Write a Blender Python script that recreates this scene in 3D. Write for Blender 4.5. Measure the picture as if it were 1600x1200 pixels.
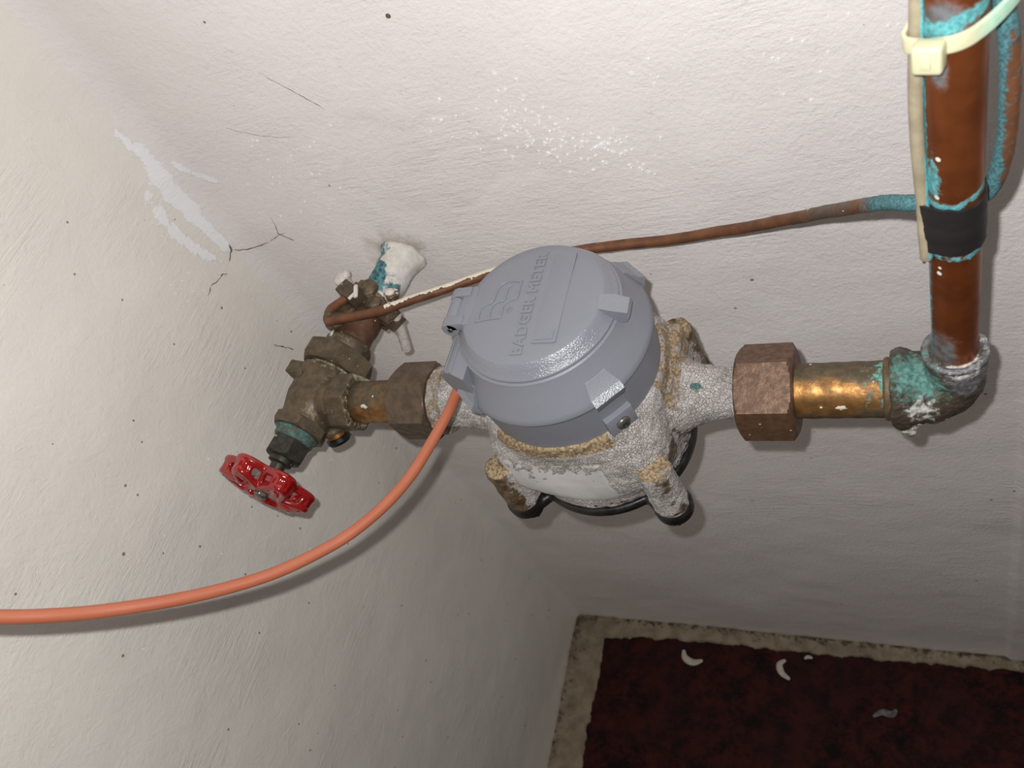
import bpy, bmesh, math, random
import numpy as np
from mathutils import Vector, Matrix, noise

random.seed(7); np.random.seed(7)
for o in list(bpy.data.objects): bpy.data.objects.remove(o)
S = bpy.context.scene
COL = S.collection

# ------------------------------------------------------------------ camera, light, exposure
CAM = Vector((0.46131, -0.35532, 1.10035))
RIGHT = Vector((0.89325, 0.226908, -0.388094))
DOWN = Vector((-0.030094, -0.831158, -0.555221))
FWD = Vector((-0.448552, 0.507631, -0.735603))
cd = bpy.data.cameras.new('camera'); cam = bpy.data.objects.new('camera', cd); COL.objects.link(cam)
m3 = Matrix((RIGHT, -DOWN, -FWD)).transposed()
cam.matrix_world = Matrix.Translation(CAM) @ m3.to_4x4()
cd.sensor_width = 36.0; cd.lens = 1311.63 / 1600 * 36.0
cd.clip_start = 0.01; cd.clip_end = 20
cd.dof.use_dof = True; cd.dof.focus_distance = 0.455; cd.dof.aperture_fstop = 18
S.camera = cam

W = bpy.data.worlds.new('world'); S.world = W; W.use_nodes = True
W.node_tree.nodes['Background'].inputs[0].default_value = (1.0, 0.90, 0.80, 1)
W.node_tree.nodes['Background'].inputs[1].default_value = 0.10

ld = bpy.data.lights.new('phone_flash', 'POINT'); ld.energy = 7.2; ld.color = (1.0, 0.985, 0.968); ld.shadow_soft_size = 0.0026
lo = bpy.data.objects.new('phone_flash', ld); COL.objects.link(lo)
lo.location = CAM - RIGHT * 0.0125 - DOWN * 0.0125

VS = S.view_settings
VS.view_transform = 'Standard'; VS.look = 'None'; VS.exposure = 0.0; VS.gamma = 1.0; VS.use_curve_mapping = False

# ------------------------------------------------------------------ helpers: colour, materials
def lin(c):
    return tuple(((v/255)/12.92 if v/255 <= 0.04045 else (((v/255)+0.055)/1.055)**2.4) for v in c) + (1.0,)

class NT:
    def __init__(s, name):
        s.m = bpy.data.materials.new(name); s.m.use_nodes = True
        s.t = s.m.node_tree; s.b = s.t.nodes['Principled BSDF']
        s.co = s.t.nodes.new('ShaderNodeTexCoord').outputs['Object']
    def n(s, ty, **kw):
        x = s.t.nodes.new(ty)
        for k, v in kw.items(): setattr(x, k, v)
        return x
    def l(s, a, b): s.t.links.new(a, b)
    def put(s, sock, v):
        if hasattr(v, 'is_output') or isinstance(v, bpy.types.NodeSocket): s.l(v, sock)
        else: sock.default_value = v
    def mapping(s, scale=(1,1,1), rot=(0,0,0)):
        x = s.n('ShaderNodeMapping'); s.l(s.co, x.inputs[0]); x.inputs['Scale'].default_value = scale; x.inputs['Rotation'].default_value = rot
        return x.outputs[0]
    def noise(s, scale, detail=4, rough=0.55, vec=None, dist=0):
        x = s.n('ShaderNodeTexNoise'); s.l(vec or s.co, x.inputs['Vector'])
        x.inputs['Scale'].default_value = scale; x.inputs['Detail'].default_value = detail; x.inputs['Roughness'].default_value = rough; x.inputs['Distortion'].default_value = dist
        return x.outputs['Fac']
    def vor(s, scale, feature='F1', vec=None, rnd=1.0):
        x = s.n('ShaderNodeTexVoronoi', feature=feature); s.l(vec or s.co, x.inputs['Vector']); x.inputs['Scale'].default_value = scale
        x.inputs['Randomness'].default_value = rnd
        return x
    def math(s, op, a, b=0.0, clamp=False):
        x = s.n('ShaderNodeMath', operation=op, use_clamp=clamp); s.put(x.inputs[0], a); s.put(x.inputs[1], b); return x.outputs[0]
    def ramp(s, f, lo, hi):
        x = s.n('ShaderNodeMapRange', interpolation_type='SMOOTHSTEP'); s.put(x.inputs[0], f); x.inputs[1].default_value = lo; x.inputs[2].default_value = hi
        return x.outputs[0]
    def mix(s, f, a, b):
        x = s.n('ShaderNodeMix', data_type='RGBA'); s.put(x.inputs[0], f); s.put(x.inputs[6], a); s.put(x.inputs[7], b); return x.outputs[2]
    def mixf(s, f, a, b):
        x = s.n('ShaderNodeMix', data_type='FLOAT'); s.put(x.inputs[0], f); s.put(x.inputs[2], a); s.put(x.inputs[3], b); return x.outputs[0]
    def attr(s, name):
        x = s.n('ShaderNodeAttribute', attribute_name=name); return x.outputs['Fac']
    def bump(s, h, strength, dist, prev=None):
        x = s.n('ShaderNodeBump'); x.inputs['Strength'].default_value = strength; x.inputs['Distance'].default_value = dist
        s.l(h, x.inputs['Height'])
        if prev: s.l(prev, x.inputs['Normal'])
        return x.outputs[0]
    def specks(s, scale, size, density):
        v = s.vor(scale)
        sx = s.n('ShaderNodeSeparateColor'); s.l(v.outputs['Color'], sx.inputs[0])
        a = s.math('LESS_THAN', v.outputs['Distance'], s.math('MULTIPLY', sx.outputs[1], size))
        return s.math('MULTIPLY', a, s.math('LESS_THAN', sx.outputs[0], density))

def weathered(name, c1, c2, scale=120, metal=0.0, rough=(0.5, 0.7), bumps=((400, 0.3, 0.0004),), layers=(), specks=None, spec=0.5, coat=0.0):
    """base colour c1/c2 by noise; layers = (attribute, colour a, colour b, noise scale, noise amount, softness, roughness, metal)"""
    N = NT(name)
    f = N.ramp(N.noise(scale, 5), 0.32, 0.68)
    col = N.mix(f, lin(c1), lin(c2)); ro = N.mixf(f, rough[0], rough[1]); me = metal
    h = None
    for (at, a, b, sc, amt, soft, r, mt) in layers:
        nz = N.noise(sc, 6, 0.65)
        k = N.math('ADD', N.attr(at), N.math('MULTIPLY', N.math('SUBTRACT', nz, 0.5), amt))
        k = N.ramp(k, 0.5 - soft, 0.5 + soft)
        lc = N.mix(N.ramp(N.noise(sc*2.3, 4), 0.35, 0.65), lin(a), lin(b))
        col = N.mix(k, col, lc); ro = N.mixf(k, ro, r); me = N.mixf(k, me, mt)
        h = k if h is None else N.math('MAXIMUM', h, k)
    if specks:
        for (sc, sz, de, cc) in specks:
            k = N.specks(sc, sz, de); col = N.mix(k, col, lin(cc)); ro = N.mixf(k, ro, 0.6); me = N.mixf(k, me, 0.0)
    N.put(N.b.inputs['Base Color'], col); N.put(N.b.inputs['Roughness'], ro); N.put(N.b.inputs['Metallic'], me)
    N.b.inputs['Specular IOR Level'].default_value = spec
    N.b.inputs['Coat Weight'].default_value = coat
    p = None
    for (sc, st, di) in bumps: p = N.bump(N.noise(sc, 5, 0.6), st, di, p)
    if h is not None: p = N.bump(h, 0.5, 0.0006, p)
    if p: N.l(p, N.b.inputs['Normal'])
    return N.m

# ------------------------------------------------------------------ helpers: meshes
def catmull(pts, k=6):
    P = [Vector(p) for p in pts]; out = []
    for i in range(len(P)-1):
        p0 = P[max(i-1, 0)]; p1 = P[i]; p2 = P[i+1]; p3 = P[min(i+2, len(P)-1)]
        for j in range(k):
            t = j/k
            out.append(0.5*((2*p1) + (p2-p0)*t + (2*p0-5*p1+4*p2-p3)*t*t + (3*p1-p0-3*p2+p3)*t**3))
    out.append(P[-1]); return out

def frame(a):
    a = Vector(a).normalized(); t = Vector((0,0,1)) if abs(a.z) < 0.9 else Vector((1,0,0))
    e1 = (t - a*t.dot(a)).normalized(); return a, e1, a.cross(e1)

class MB:
    def __init__(s): s.v = []; s.f = []
    def add(s, v, f):
        o = len(s.v); s.v += [tuple(p) for p in v]; s.f += [tuple(i+o for i in q) for q in f]; return s
    def lathe(s, org, axis, prof, n=64, cap=True, warp=None):
        a, e1, e2 = frame(axis); org = Vector(org); v = []; f = []
        for (r, h) in prof:
            for i in range(n):
                t = 2*math.pi*i/n; rr = r if warp is None else warp(r, h, t)
                v.append(org + a*h + (e1*math.cos(t) + e2*math.sin(t))*rr)
        m = len(prof)
        for j in range(m-1):
            for i in range(n):
                i2 = (i+1) % n; f.append((j*n+i, j*n+i2, (j+1)*n+i2, (j+1)*n+i))
        if cap:
            v.append(org + a*prof[0][1]); c0 = len(v)-1; v.append(org + a*prof[-1][1]); c1 = len(v)-1
            for i in range(n):
                i2 = (i+1) % n; f.append((c0, i2, i)); f.append((c1, (m-1)*n+i, (m-1)*n+i2))
        return s.add(v, f)
    def hexnut(s, org, axis, af, length, face_dir, bore=0.0, cham=0.98, n=96, slope=1.9):
        a = Vector(axis).normalized(); fd = Vector(face_dir); e1 = (fd - a*fd.dot(a)).normalized(); e2 = a.cross(e1); org = Vector(org)
        hs = [0, .0006, .0012, .002, .003, .0042]; hs = [h for h in hs if h < length*0.45]; hs = hs + [length-h for h in reversed(hs)]
        v = []; f = []; rings = []
        if bore: rings.append((bore, 0, True))
        for h in hs: rings.append((None, h, False))
        if bore: rings.append((bore, length, True))
        for (r, h, fix) in rings:
            for i in range(n):
                t = 2*math.pi*i/n
                d = ((math.degrees(t)+30) % 60) - 30
                hr = af/2/math.cos(math.radians(d))
                e = min(h, length-h)
                rr = r if fix else min(hr, af/2*cham + e*slope)
                v.append(org + a*h + (e1*math.cos(t)+e2*math.sin(t))*rr)
        m = len(rings)
        for j in range(m-1):
            for i in range(n):
                i2 = (i+1) % n; f.append((j*n+i, j*n+i2, (j+1)*n+i2, (j+1)*n+i))
        v.append(org); c0 = len(v)-1; v.append(org+a*length); c1 = len(v)-1
        for i in range(n):
            i2 = (i+1) % n; f.append((c0, i2, i)); f.append((c1, (m-1)*n+i, (m-1)*n+i2))
        return s.add(v, f)
    def tube(s, pts, r, n=16, closed=False, flat=None, up=None):
        """r: number or list; flat=(w,t): rectangular-ish cross-section with 'up' reference"""
        P = [Vector(p) for p in pts]; m = len(P); v = []; f = []
        ref = None
        for i in range(m):
            if closed: t = (P[(i+1) % m] - P[i-1]).normalized()
            else: t = (P[min(i+1, m-1)] - P[max(i-1, 0)]).normalized()
            if up is not None: ref = Vector(up)
            elif ref is None: ref = frame(t)[1]
            e1 = (ref - t*ref.dot(t)).normalized(); e2 = t.cross(e1); ref = e1 if up is None else ref
            rr = r[i] if isinstance(r, (list, tuple)) else r
            for k in range(n):
                a = 2*math.pi*k/n; ca, sa = math.cos(a), math.sin(a)
                if flat:
                    q = 0.35; x = flat[0]/2*math.copysign(abs(ca)**q, ca); y = flat[1]/2*math.copysign(abs(sa)**q, sa)
                    v.append(P[i] + e1*x + e2*y)
                else: v.append(P[i] + (e1*ca + e2*sa)*rr)
        for j in range(m if closed else m-1):
            j2 = (j+1) % m
            for k in range(n):
                k2 = (k+1) % n; f.append((j*n+k, j*n+k2, j2*n+k2, j2*n+k))
        if not closed:
            v.append(P[0]); c0 = len(v)-1; v.append(P[-1]); c1 = len(v)-1
            for k in range(n):
                k2 = (k+1) % n; f.append((c0, k2, k)); f.append((c1, (m-1)*n+k, (m-1)*n+k2))
        return s.add(v, f)
    def prism(s, poly, ex):
        """closed polygon (list of 3D points) extruded along vector ex"""
        n = len(poly); P = [Vector(p) for p in poly]; ex = Vector(ex)
        v = P + [p + ex for p in P]
        f = [tuple(reversed(range(n))), tuple(range(n, 2*n))] + [(i, (i+1) % n, n+(i+1) % n, n+i) for i in range(n)]
        return s.add(v, f)
    def box(s, c, size, axes=None, bevel=0.0, seg=2):
        ax = [Vector(a).normalized() for a in (axes or ((1,0,0),(0,1,0),(0,0,1)))]
        bm = bmesh.new(); bmesh.ops.create_cube(bm, size=1.0)
        for q in bm.verts: q.co = Vector((q.co.x*size[0], q.co.y*size[1], q.co.z*size[2]))
        if bevel: bmesh.ops.bevel(bm, geom=bm.edges[:], offset=bevel, segments=seg, affect='EDGES', profile=0.6)
        bm.verts.index_update(); c = Vector(c)
        v = [c + ax[0]*q.co.x + ax[1]*q.co.y + ax[2]*q.co.z for q in bm.verts]
        f = [tuple(q.index for q in fc.verts) for fc in bm.faces]; bm.free()
        return s.add(v, f)
    def ball(s, c, r, n=20, sc=(1,1,1)):
        prof = [(max(r*math.sin(math.pi*i/n), 1e-6), -r*math.cos(math.pi*i/n)) for i in range(n+1)]
        o = len(s.v); s.lathe((0,0,0), (0,0,1), prof, n*2, cap=False)
        for i in range(o, len(s.v)):
            p = s.v[i]; s.v[i] = (p[0]*sc[0]+c[0], p[1]*sc[1]+c[1], p[2]*sc[2]+c[2])
        return s
    def build(s, name, mat, parent=None, org=None, sharp=35, remesh=None, smooth=0, lump=None, attrs=None, subdiv=0):
        org = Vector(org) if org is not None else (root_of(parent) if parent is not None else Vector((0,0,0)))
        me = bpy.data.meshes.new(name)
        me.from_pydata([tuple(Vector(p)-org) for p in s.v], [], s.f); me.validate(); me.update()
        bm = bmesh.new(); bm.from_mesh(me); bmesh.ops.remove_doubles(bm, verts=bm.verts, dist=1e-6); bmesh.ops.recalc_face_normals(bm, faces=bm.faces); bm.to_mesh(me); bm.free()
        o = bpy.data.objects.new(name, me); COL.objects.link(o)
        if remesh or subdiv:
            if remesh:
                q = o.modifiers.new('r', 'REMESH'); q.mode = 'VOXEL'; q.voxel_size = remesh
                if smooth: q = o.modifiers.new('s', 'SMOOTH'); q.iterations = smooth; q.factor = 0.5
            if subdiv: q = o.modifiers.new('d', 'SUBSURF'); q.levels = subdiv; q.subdivision_type = 'SIMPLE'
            dg = bpy.context.evaluated_depsgraph_get(); nm = bpy.data.meshes.new_from_object(o.evaluated_get(dg))
            o.modifiers.clear(); o.data = nm; bpy.data.meshes.remove(me); me = nm; me.name = name
        if lump:
            amp, sc = lump; nv = len(me.vertices); no = [Vector(v.normal) for v in me.vertices]
            for i, v in enumerate(me.vertices): v.co = v.co + no[i]*amp*noise.fractal((v.co+org)*sc, 0.8, 2.0, 4)
        if attrs:
            co = np.empty(len(me.vertices)*3); me.vertices.foreach_get('co', co); co = co.reshape(-1, 3) + np.array(org)
            for k, fn in attrs.items():
                at = me.attributes.new(k, 'FLOAT', 'POINT'); at.data.foreach_set('value', np.asarray(fn(co), dtype=np.float32))
        for p in me.polygons: p.use_smooth = True
        if sharp and not remesh: me.set_sharp_from_angle(angle=math.radians(sharp))
        me.materials.clear(); me.materials.append(mat); me.update()
        if parent is not None: o.parent = parent; o.location = org - root_of(parent)
        else: o.location = org
        return o

ROOT = {}
def root_of(o):
    if o.name in ROOT: return ROOT[o.name]
    loc = Vector((0,0,0)); q = o
    while q: loc += q.location; q = q.parent
    return loc
def tag(o, label, cat, group=None):
    o['label'] = label; o['category'] = cat
    if group: o['group'] = group
    return o
def thing(name, loc, label, cat, group=None):
    o = bpy.data.objects.new(name, None); COL.objects.link(o); o.location = loc; o.empty_display_size = 0.02
    return tag(o, label, cat, group)
def blob(c, r, co, sq=(1,1,1)):
    d = (co - np.array(c)) / np.array(sq); return np.clip(1.0 - np.sqrt((d**2).sum(1))/r*0.5, 0, 1)

# ------------------------------------------------------------------ materials
def wall_material(name, base, alt, strokes, stipple):
    N = NT(name)
    col = N.mix(N.ramp(N.noise(5, 4), 0.3, 0.7), lin(base), lin(alt))
    col = N.mix(N.math('MULTIPLY', N.ramp(N.noise(28, 5), 0.55, 0.75), 0.35), col, lin((238, 234, 230)))
    # bare plaster where the paint has come off, with a ragged outline of its own
    at = N.attr('patch'); nz = N.noise(90, 6, 0.7)
    k = N.ramp(N.math('ADD', at, N.math('MULTIPLY', N.math('SUBTRACT', nz, 0.5), 1.15)), 0.47, 0.56)
    col = N.mix(N.math('MULTIPLY', k, 0.85), col, lin((250, 251, 255)))
    # rust and damp stains
    st = N.attr('stain'); n2 = N.noise(60, 6, 0.7)
    k2 = N.ramp(N.math('ADD', st, N.math('MULTIPLY', N.math('SUBTRACT', n2, 0.5), 0.9)), 0.45, 0.95)
    col = N.mix(N.math('MULTIPLY', k2, 0.75), col, lin((140, 122, 98)))
    # specks of dirt
    col = N.mix(N.specks(130, 0.16, 0.04), col, lin((150, 138, 124)))
    col = N.mix(N.specks(60, 0.055, 0.03), col, lin((140, 128, 114)))
    N.put(N.b.inputs['Base Color'], col)
    N.put(N.b.inputs['Roughness'], N.mixf(N.noise(20), 0.45, 0.62)); N.b.inputs['Specular IOR Level'].default_value = 0.35
    rr = (0.3, 0.5, 0.6)
    # trowel strokes only in places, roller stipple, soft lumps, scattered scratches
    where = N.ramp(N.noise(7, 3), 0.48, 0.66); where2 = N.ramp(N.noise(9, 3, 0.5, N.mapping((1, 1, 1), (1, 2, 0.5))), 0.5, 0.68)
    h1 = N.math('MULTIPLY', where, N.noise(1, 5, 0.65, N.mapping((40, 40, 330), strokes[0]), 0.4))
    h2 = N.math('MULTIPLY', where2, N.noise(1, 5, 0.65, N.mapping((70, 70, 420), strokes[1]), 0.5))
    h3 = N.noise(330, 5, 0.6); h4 = N.noise(70, 5, 0.6, None, 0.9)
    h5 = N.ramp(N.noise(1, 5, 0.7, N.mapping((110, 110, 240), strokes[1]), 1.2), 0.60, 0.72)
    p = N.bump(h1, 0.65, 0.0014); p = N.bump(h2, 0.50, 0.0010, p); p = N.bump(h3, stipple, 0.0007, p); p = N.bump(h4, 0.40, 0.0016, p); p = N.bump(h5, 0.30, 0.0008, p)
    p = N.bump(k, 0.5, 0.0005, p)
    N.l(p, N.b.inputs['Normal']); return N.m
M = {}
M['wall_back'] = wall_material('back wall paint', (243, 238, 237), (236, 230, 229), ((0, 0.62, 0), (0, -0.45, 0)), 0.85)
M['wall_left'] = wall_material('left wall paint', (241, 237, 229), (233, 229, 221), ((-0.9, 0, 0), (-0.5, 0, 0)), 0.5)

def floor_material():
    N = NT('maroon floor paint')
    a = N.ramp(N.noise(34, 9, 0.8), 0.38, 0.62); b = N.ramp(N.noise(9, 4, 0.6), 0.4, 0.65)
    col = N.mix(a, lin((68, 25, 21)), lin((13, 7, 8))); col = N.mix(N.math('MULTIPLY', b, 0.45), col, lin((52, 24, 26)))
    col = N.mix(N.specks(420, 0.10, 0.08), col, lin((92, 74, 72)))
    N.put(N.b.inputs['Base Color'], col); N.b.inputs['Roughness'].default_value = 0.75; N.b.inputs['Specular IOR Level'].default_value = 0.2
    N.l(N.bump(N.noise(300, 5), 0.5, 0.0008), N.b.inputs['Normal']); return N.m
M['floor'] = floor_material()
M['strip'] = weathered('bare cement edge', (160, 145, 124), (132, 118, 98), 60, 0, (0.8, 0.9), ((160, 0.5, 0.002),),
    layers=[('grime', (60, 52, 42), (84, 74, 58), 110, 0.9, 0.10, 0.9, 0)], specks=[(330, 0.25, 0.15, (58, 50, 40))])
M['chip'] = weathered('loose paint chip', (214, 205, 190), (196, 188, 174), 300, 0, (0.6, 0.7), ())
M['crack'] = weathered('crack dirt', (128, 112, 96), (88, 74, 62), 300, 0, (0.9, 0.9), ())
M['flake'] = weathered('bright paint flake', (250, 250, 250), (240, 238, 238), 300, 0, (0.4, 0.5), ())

def plastic():
    N = NT('grey moulded plastic')
    N.put(N.b.inputs['Base Color'], N.mix(N.noise(60, 3), lin((119, 122, 131)), lin((124, 126, 134))))
    N.b.inputs['Roughness'].default_value = 0.44; N.b.inputs['Specular IOR Level'].default_value = 0.45
    N.l(N.bump(N.noise(1500, 3, 0.6), 0.35, 0.0003), N.b.inputs['Normal']); return N.m
M['plastic'] = plastic()
def plastic_rough():
    N = NT('grainy grey plastic')
    N.b.inputs['Base Color'].default_value = lin((121, 124, 133)); N.b.inputs['Roughness'].default_value = 0.27; N.b.inputs['Specular IOR Level'].default_value = 0.9
    N.l(N.bump(N.noise(1300, 2, 0.6), 0.6, 0.0005), N.b.inputs['Normal']); return N.m
M['grain'] = plastic_rough()

def crust():
    N = NT('limescale on cast bronze')
    v = N.vor(480, 'DISTANCE_TO_EDGE', N.mapping((1,1,1))); cr = N.ramp(v.outputs['Distance'], 0.0, 0.10)
    v2 = N.vor(950, 'DISTANCE_TO_EDGE'); cr2 = N.ramp(v2.outputs['Distance'], 0.0, 0.16)
    white = N.mix(N.ramp(N.noise(140, 4), 0.35, 0.7), lin((214, 209, 207)), lin((176, 170, 166)))
    white = N.mix(N.math('MULTIPLY', N.math('MULTIPLY', N.math('SUBTRACT', 1.0, cr), N.ramp(N.noise(60, 3), 0.35, 0.65)), 0.6), white, lin((120, 108, 96)))
    white = N.mix(N.math('MULTIPLY', N.math('SUBTRACT', 1.0, cr2), 0.30), white, lin((136, 124, 112)))
    white = N.mix(N.math('MULTIPLY', N.ramp(N.noise(800, 4, 0.7), 0.52, 0.66), 0.5), white, lin((128, 116, 104)))
    brown = N.mix(N.ramp(N.noise(200, 5), 0.35, 0.65), lin((124, 102, 74)), lin((74, 60, 44)))
    gold = N.mix(N.ramp(N.noise(700, 4), 0.35, 0.65), lin((176, 154, 122)), lin((112, 94, 70)))
    kb = N.ramp(N.math('ADD', N.attr('brown'), N.math('MULTIPLY', N.math('SUBTRACT', N.noise(95, 6, 0.7), 0.5), 1.1)), 0.42, 0.52)
    kg = N.ramp(N.math('ADD', N.attr('gold'), N.math('MULTIPLY', N.math('SUBTRACT', N.noise(170, 6, 0.7), 0.5), 0.7)), 0.42, 0.56)
    kt = N.ramp(N.math('ADD', N.attr('teal'), N.math('MULTIPLY', N.math('SUBTRACT', N.noise(300, 6, 0.7), 0.5), 0.9)), 0.52, 0.64)
    col = N.mix(kb, white, brown); col = N.mix(kg, col, gold); col = N.mix(kt, col, lin((84, 118, 114)))
    N.put(N.b.inputs['Base Color'], col); N.put(N.b.inputs['Roughness'], N.mixf(kb, 0.62, 0.5)); N.put(N.b.inputs['Metallic'], N.math('MULTIPLY', N.math('MAXIMUM', kg, kb), 0.25))
    N.b.inputs['Specular IOR Level'].default_value = 0.6
    hh = N.math('MULTIPLY', N.math('SUBTRACT', 1.0, N.math('MAXIMUM', kb, kg)), N.math('ADD', N.math('MULTIPLY', cr, 0.6), N.math('MULTIPLY', cr2, 0.5)))
    p = N.bump(N.noise(520, 5, 0.65), 0.9, 0.0010); p = N.bump(hh, 0.8, 0.0009, p)
    N.l(p, N.b.inputs['Normal']); return N.m
M['crust'] = crust()
M['pad'] = weathered('smooth pale pad', (205, 202, 200), (188, 186, 184), 50, 0, (0.55, 0.65), ((300, 0.15, 0.0004),), layers=[('gold', (190, 165, 130), (176, 150, 112), 60, 0.3, 0.25, 0.6, 0)])
M['black'] = weathered('black coated iron', (22, 21, 20), (34, 31, 29), 200, 0.1, (0.3, 0.5), ((300, 0.3, 0.0006),))
M['nut_right'] = weathered('brown bronze', (110, 82, 62), (88, 65, 49), 300, 0.3, (0.42, 0.55), ((900, 0.5, 0.0005), (150, 0.3, 0.0006)), specks=[(300, 0.18, 0.05, (220, 205, 185))])
M['nut_left'] = weathered('dull dark bronze', (98, 82, 66), (78, 66, 54), 200, 0.3, (0.45, 0.6), ((600, 0.4, 0.0005),), specks=[(260, 0.16, 0.05, (214, 206, 190))])
M['brass'] = weathered('worn brass', (168, 122, 68), (112, 82, 50), 170, 0.7, (0.40, 0.55), ((500, 0.35, 0.0004),),
    layers=[('dull', (84, 74, 60), (104, 90, 70), 130, 0.9, 0.22, 0.6, 0.4), ('verd', (84, 150, 138), (120, 180, 168), 260, 1.1, 0.06, 0.85, 0)],  # dull also carries the shading painted on both tailpieces
    specks=[(210, 0.22, 0.07, (228, 222, 212)), (420, 0.3, 0.10, (62, 54, 44))])
M['valve'] = weathered('tarnished bronze', (106, 92, 72), (80, 70, 56), 150, 0.4, (0.42, 0.58), ((420, 0.45, 0.0006), (120, 0.25, 0.0008)),
    layers=[('verd', (92, 126, 120), (66, 94, 90), 240, 1.0, 0.16, 0.85, 0), ('lime', (150, 138, 116), (176, 166, 146), 320, 1.0, 0.12, 0.8, 0)],
    specks=[(240, 0.17, 0.06, (226, 222, 210)), (520, 0.22, 0.06, (214, 206, 192))])
M['packing'] = weathered('dark packing nut', (70, 68, 58), (48, 48, 44), 260, 0.4, (0.4, 0.6), ((400, 0.5, 0.0007),), specks=[(330, 0.25, 0.10, (150, 142, 116))])
M['supply'] = weathered('brown supply pipe', (112, 78, 60), (92, 70, 56), 160, 0.3, (0.4, 0.6), ((400, 0.35, 0.0005),),
    layers=[('paint', (230, 226, 220), (216, 213, 206), 120, 0.55, 0.03, 0.5, 0), ('teal', (22, 74, 88), (96, 150, 154), 150, 1.0, 0.09, 0.55, 0)],
    specks=[(230, 0.18, 0.10, (226, 218, 202))])
M['clamp'] = weathered('rusty clamp metal', (116, 98, 78), (84, 72, 58), 200, 0.35, (0.5, 0.65), ((420, 0.5, 0.0007),),
    layers=[('paint', (232, 228, 220), (218, 210, 196), 260, 1.0, 0.04, 0.5, 0)], specks=[(300, 0.25, 0.10, (232, 226, 214))])
M['painted_steel'] = weathered('paint covered steel', (232, 226, 220), (206, 198, 190), 300, 0.1, (0.45, 0.6), ((700, 0.5, 0.0006),), specks=[(500, 0.3, 0.12, (120, 110, 98))])
M['wire'] = weathered('brown wire', (120, 76, 48), (94, 60, 40), 120, 0.1, (0.45, 0.6), ((350, 0.4, 0.0005),),
    layers=[('paint', (232, 224, 206), (222, 212, 192), 220, 0.9, 0.03, 0.6, 0), ('verd', (82, 132, 138), (54, 88, 94), 420, 1.0, 0.14, 0.85, 0), ('dull', (98, 84, 70), (84, 70, 58), 160, 0.6, 0.2, 0.6, 0)],
    specks=[(330, 0.20, 0.06, (232, 226, 212))])
M['copper'] = weathered('aged copper', (150, 84, 46), (120, 64, 34), 60, 0.70, (0.30, 0.42), ((160, 0.15, 0.0005),),
    layers=[('dull', (110, 112, 116), (86, 78, 74), 120, 0.9, 0.16, 0.7, 0.1), ('verd', (96, 172, 178), (72, 130, 134), 300, 1.1, 0.10, 0.9, 0)],
    specks=[(170, 0.20, 0.12, (226, 224, 216))])
M['elbow'] = weathered('corroded elbow', (92, 80, 66), (70, 64, 56), 130, 0.4, (0.4, 0.6), ((320, 0.6, 0.0009), (900, 0.3, 0.0005)),
    layers=[('solder', (140, 140, 146), (112, 112, 116), 240, 0.8, 0.14, 0.45, 0.5), ('verd', (66, 108, 101), (100, 142, 134), 260, 1.5, 0.16, 0.9, 0), ('lime', (206, 204, 200), (160, 160, 154), 320, 1.7, 0.16, 0.8, 0)],
    specks=[(300, 0.2, 0.05, (230, 226, 216))])
M['red'] = weathered('red enamel', (152, 18, 18), (134, 13, 15), 80, 0, (0.16, 0.22), ((90, 0.15, 0.0010),), spec=0.6, coat=0.5,
    layers=[('wear', (132, 62, 54), (150, 120, 100), 240, 0.9, 0.08, 0.5, 0)])
M['steel'] = weathered('screw steel', (150, 146, 138), (110, 106, 100), 300, 0.85, (0.28, 0.4), ((600, 0.3, 0.0004),))
M['dark_hole'] = weathered('dark socket', (20, 19, 19), (28, 27, 26), 300, 0, (0.6, 0.7), ())
M['orange'] = weathered('orange cable sheath', (170, 98, 71), (164, 90, 64), 40, 0, (0.42, 0.5), ((700, 0.12, 0.0003),))
M['pale_cable'] = weathered('dirty pale cable', (168, 158, 134), (142, 132, 110), 90, 0, (0.5, 0.6), ((200, 0.3, 0.0005),),
    layers=[('verd', (104, 196, 204), (84, 158, 164), 300, 0.8, 0.07, 0.9, 0)])
M['tie'] = weathered('yellowed nylon', (204, 201, 168), (196, 194, 160), 90, 0, (0.4, 0.5), ((300, 0.15, 0.0003),), layers=[('verd', (170, 214, 190), (188, 222, 196), 140, 0.6, 0.25, 0.5, 0)])
M['tape'] = weathered('black tape', (36, 32, 32), (28, 25, 25), 120, 0, (0.5, 0.62), ((500, 0.3, 0.0004),), specks=[(260, 0.14, 0.05, (200, 196, 186))])
M['pink'] = weathered('cut wire ends', (196, 92, 100), (120, 96, 76), 400, 0, (0.6, 0.6), ())

# ------------------------------------------------------------------ the setting: walls, floor, strips along the walls
def fillet(z): return 0.008 + 0.020*min(max((z-0.15)/0.8, 0), 1)
def relief(p):
    d = 0.0015*noise.fractal(Vector(p)*8, 0.9, 2.0, 3) + 0.0002*noise.fractal(Vector((p[0]*26, p[1]*26, p[2]*40))+Vector((7, 3, 1)), 0.8, 2.0, 3)
    if 0.1 < p[0] < 0.3 and p[2] > 0.7: d -= 0.0005*min(max((1-((p[0]-0.19)/0.070)**2-((p[2]-0.82)/0.040)**2-1.3*noise.noise(Vector(p)*28)-0.4*noise.noise(Vector(p)*90))/0.16, 0), 1)
    if p[0] > 0.3: d += 0.0032*min(max((p[0]-(0.5262-0.022*p[2])-0.001*noise.noise(Vector((0, 0, p[2]*60))))/0.003, 0), 1)
    return d
YMIN, XMAX, ZMAX = -0.95, 1.05, 1.42
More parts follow.
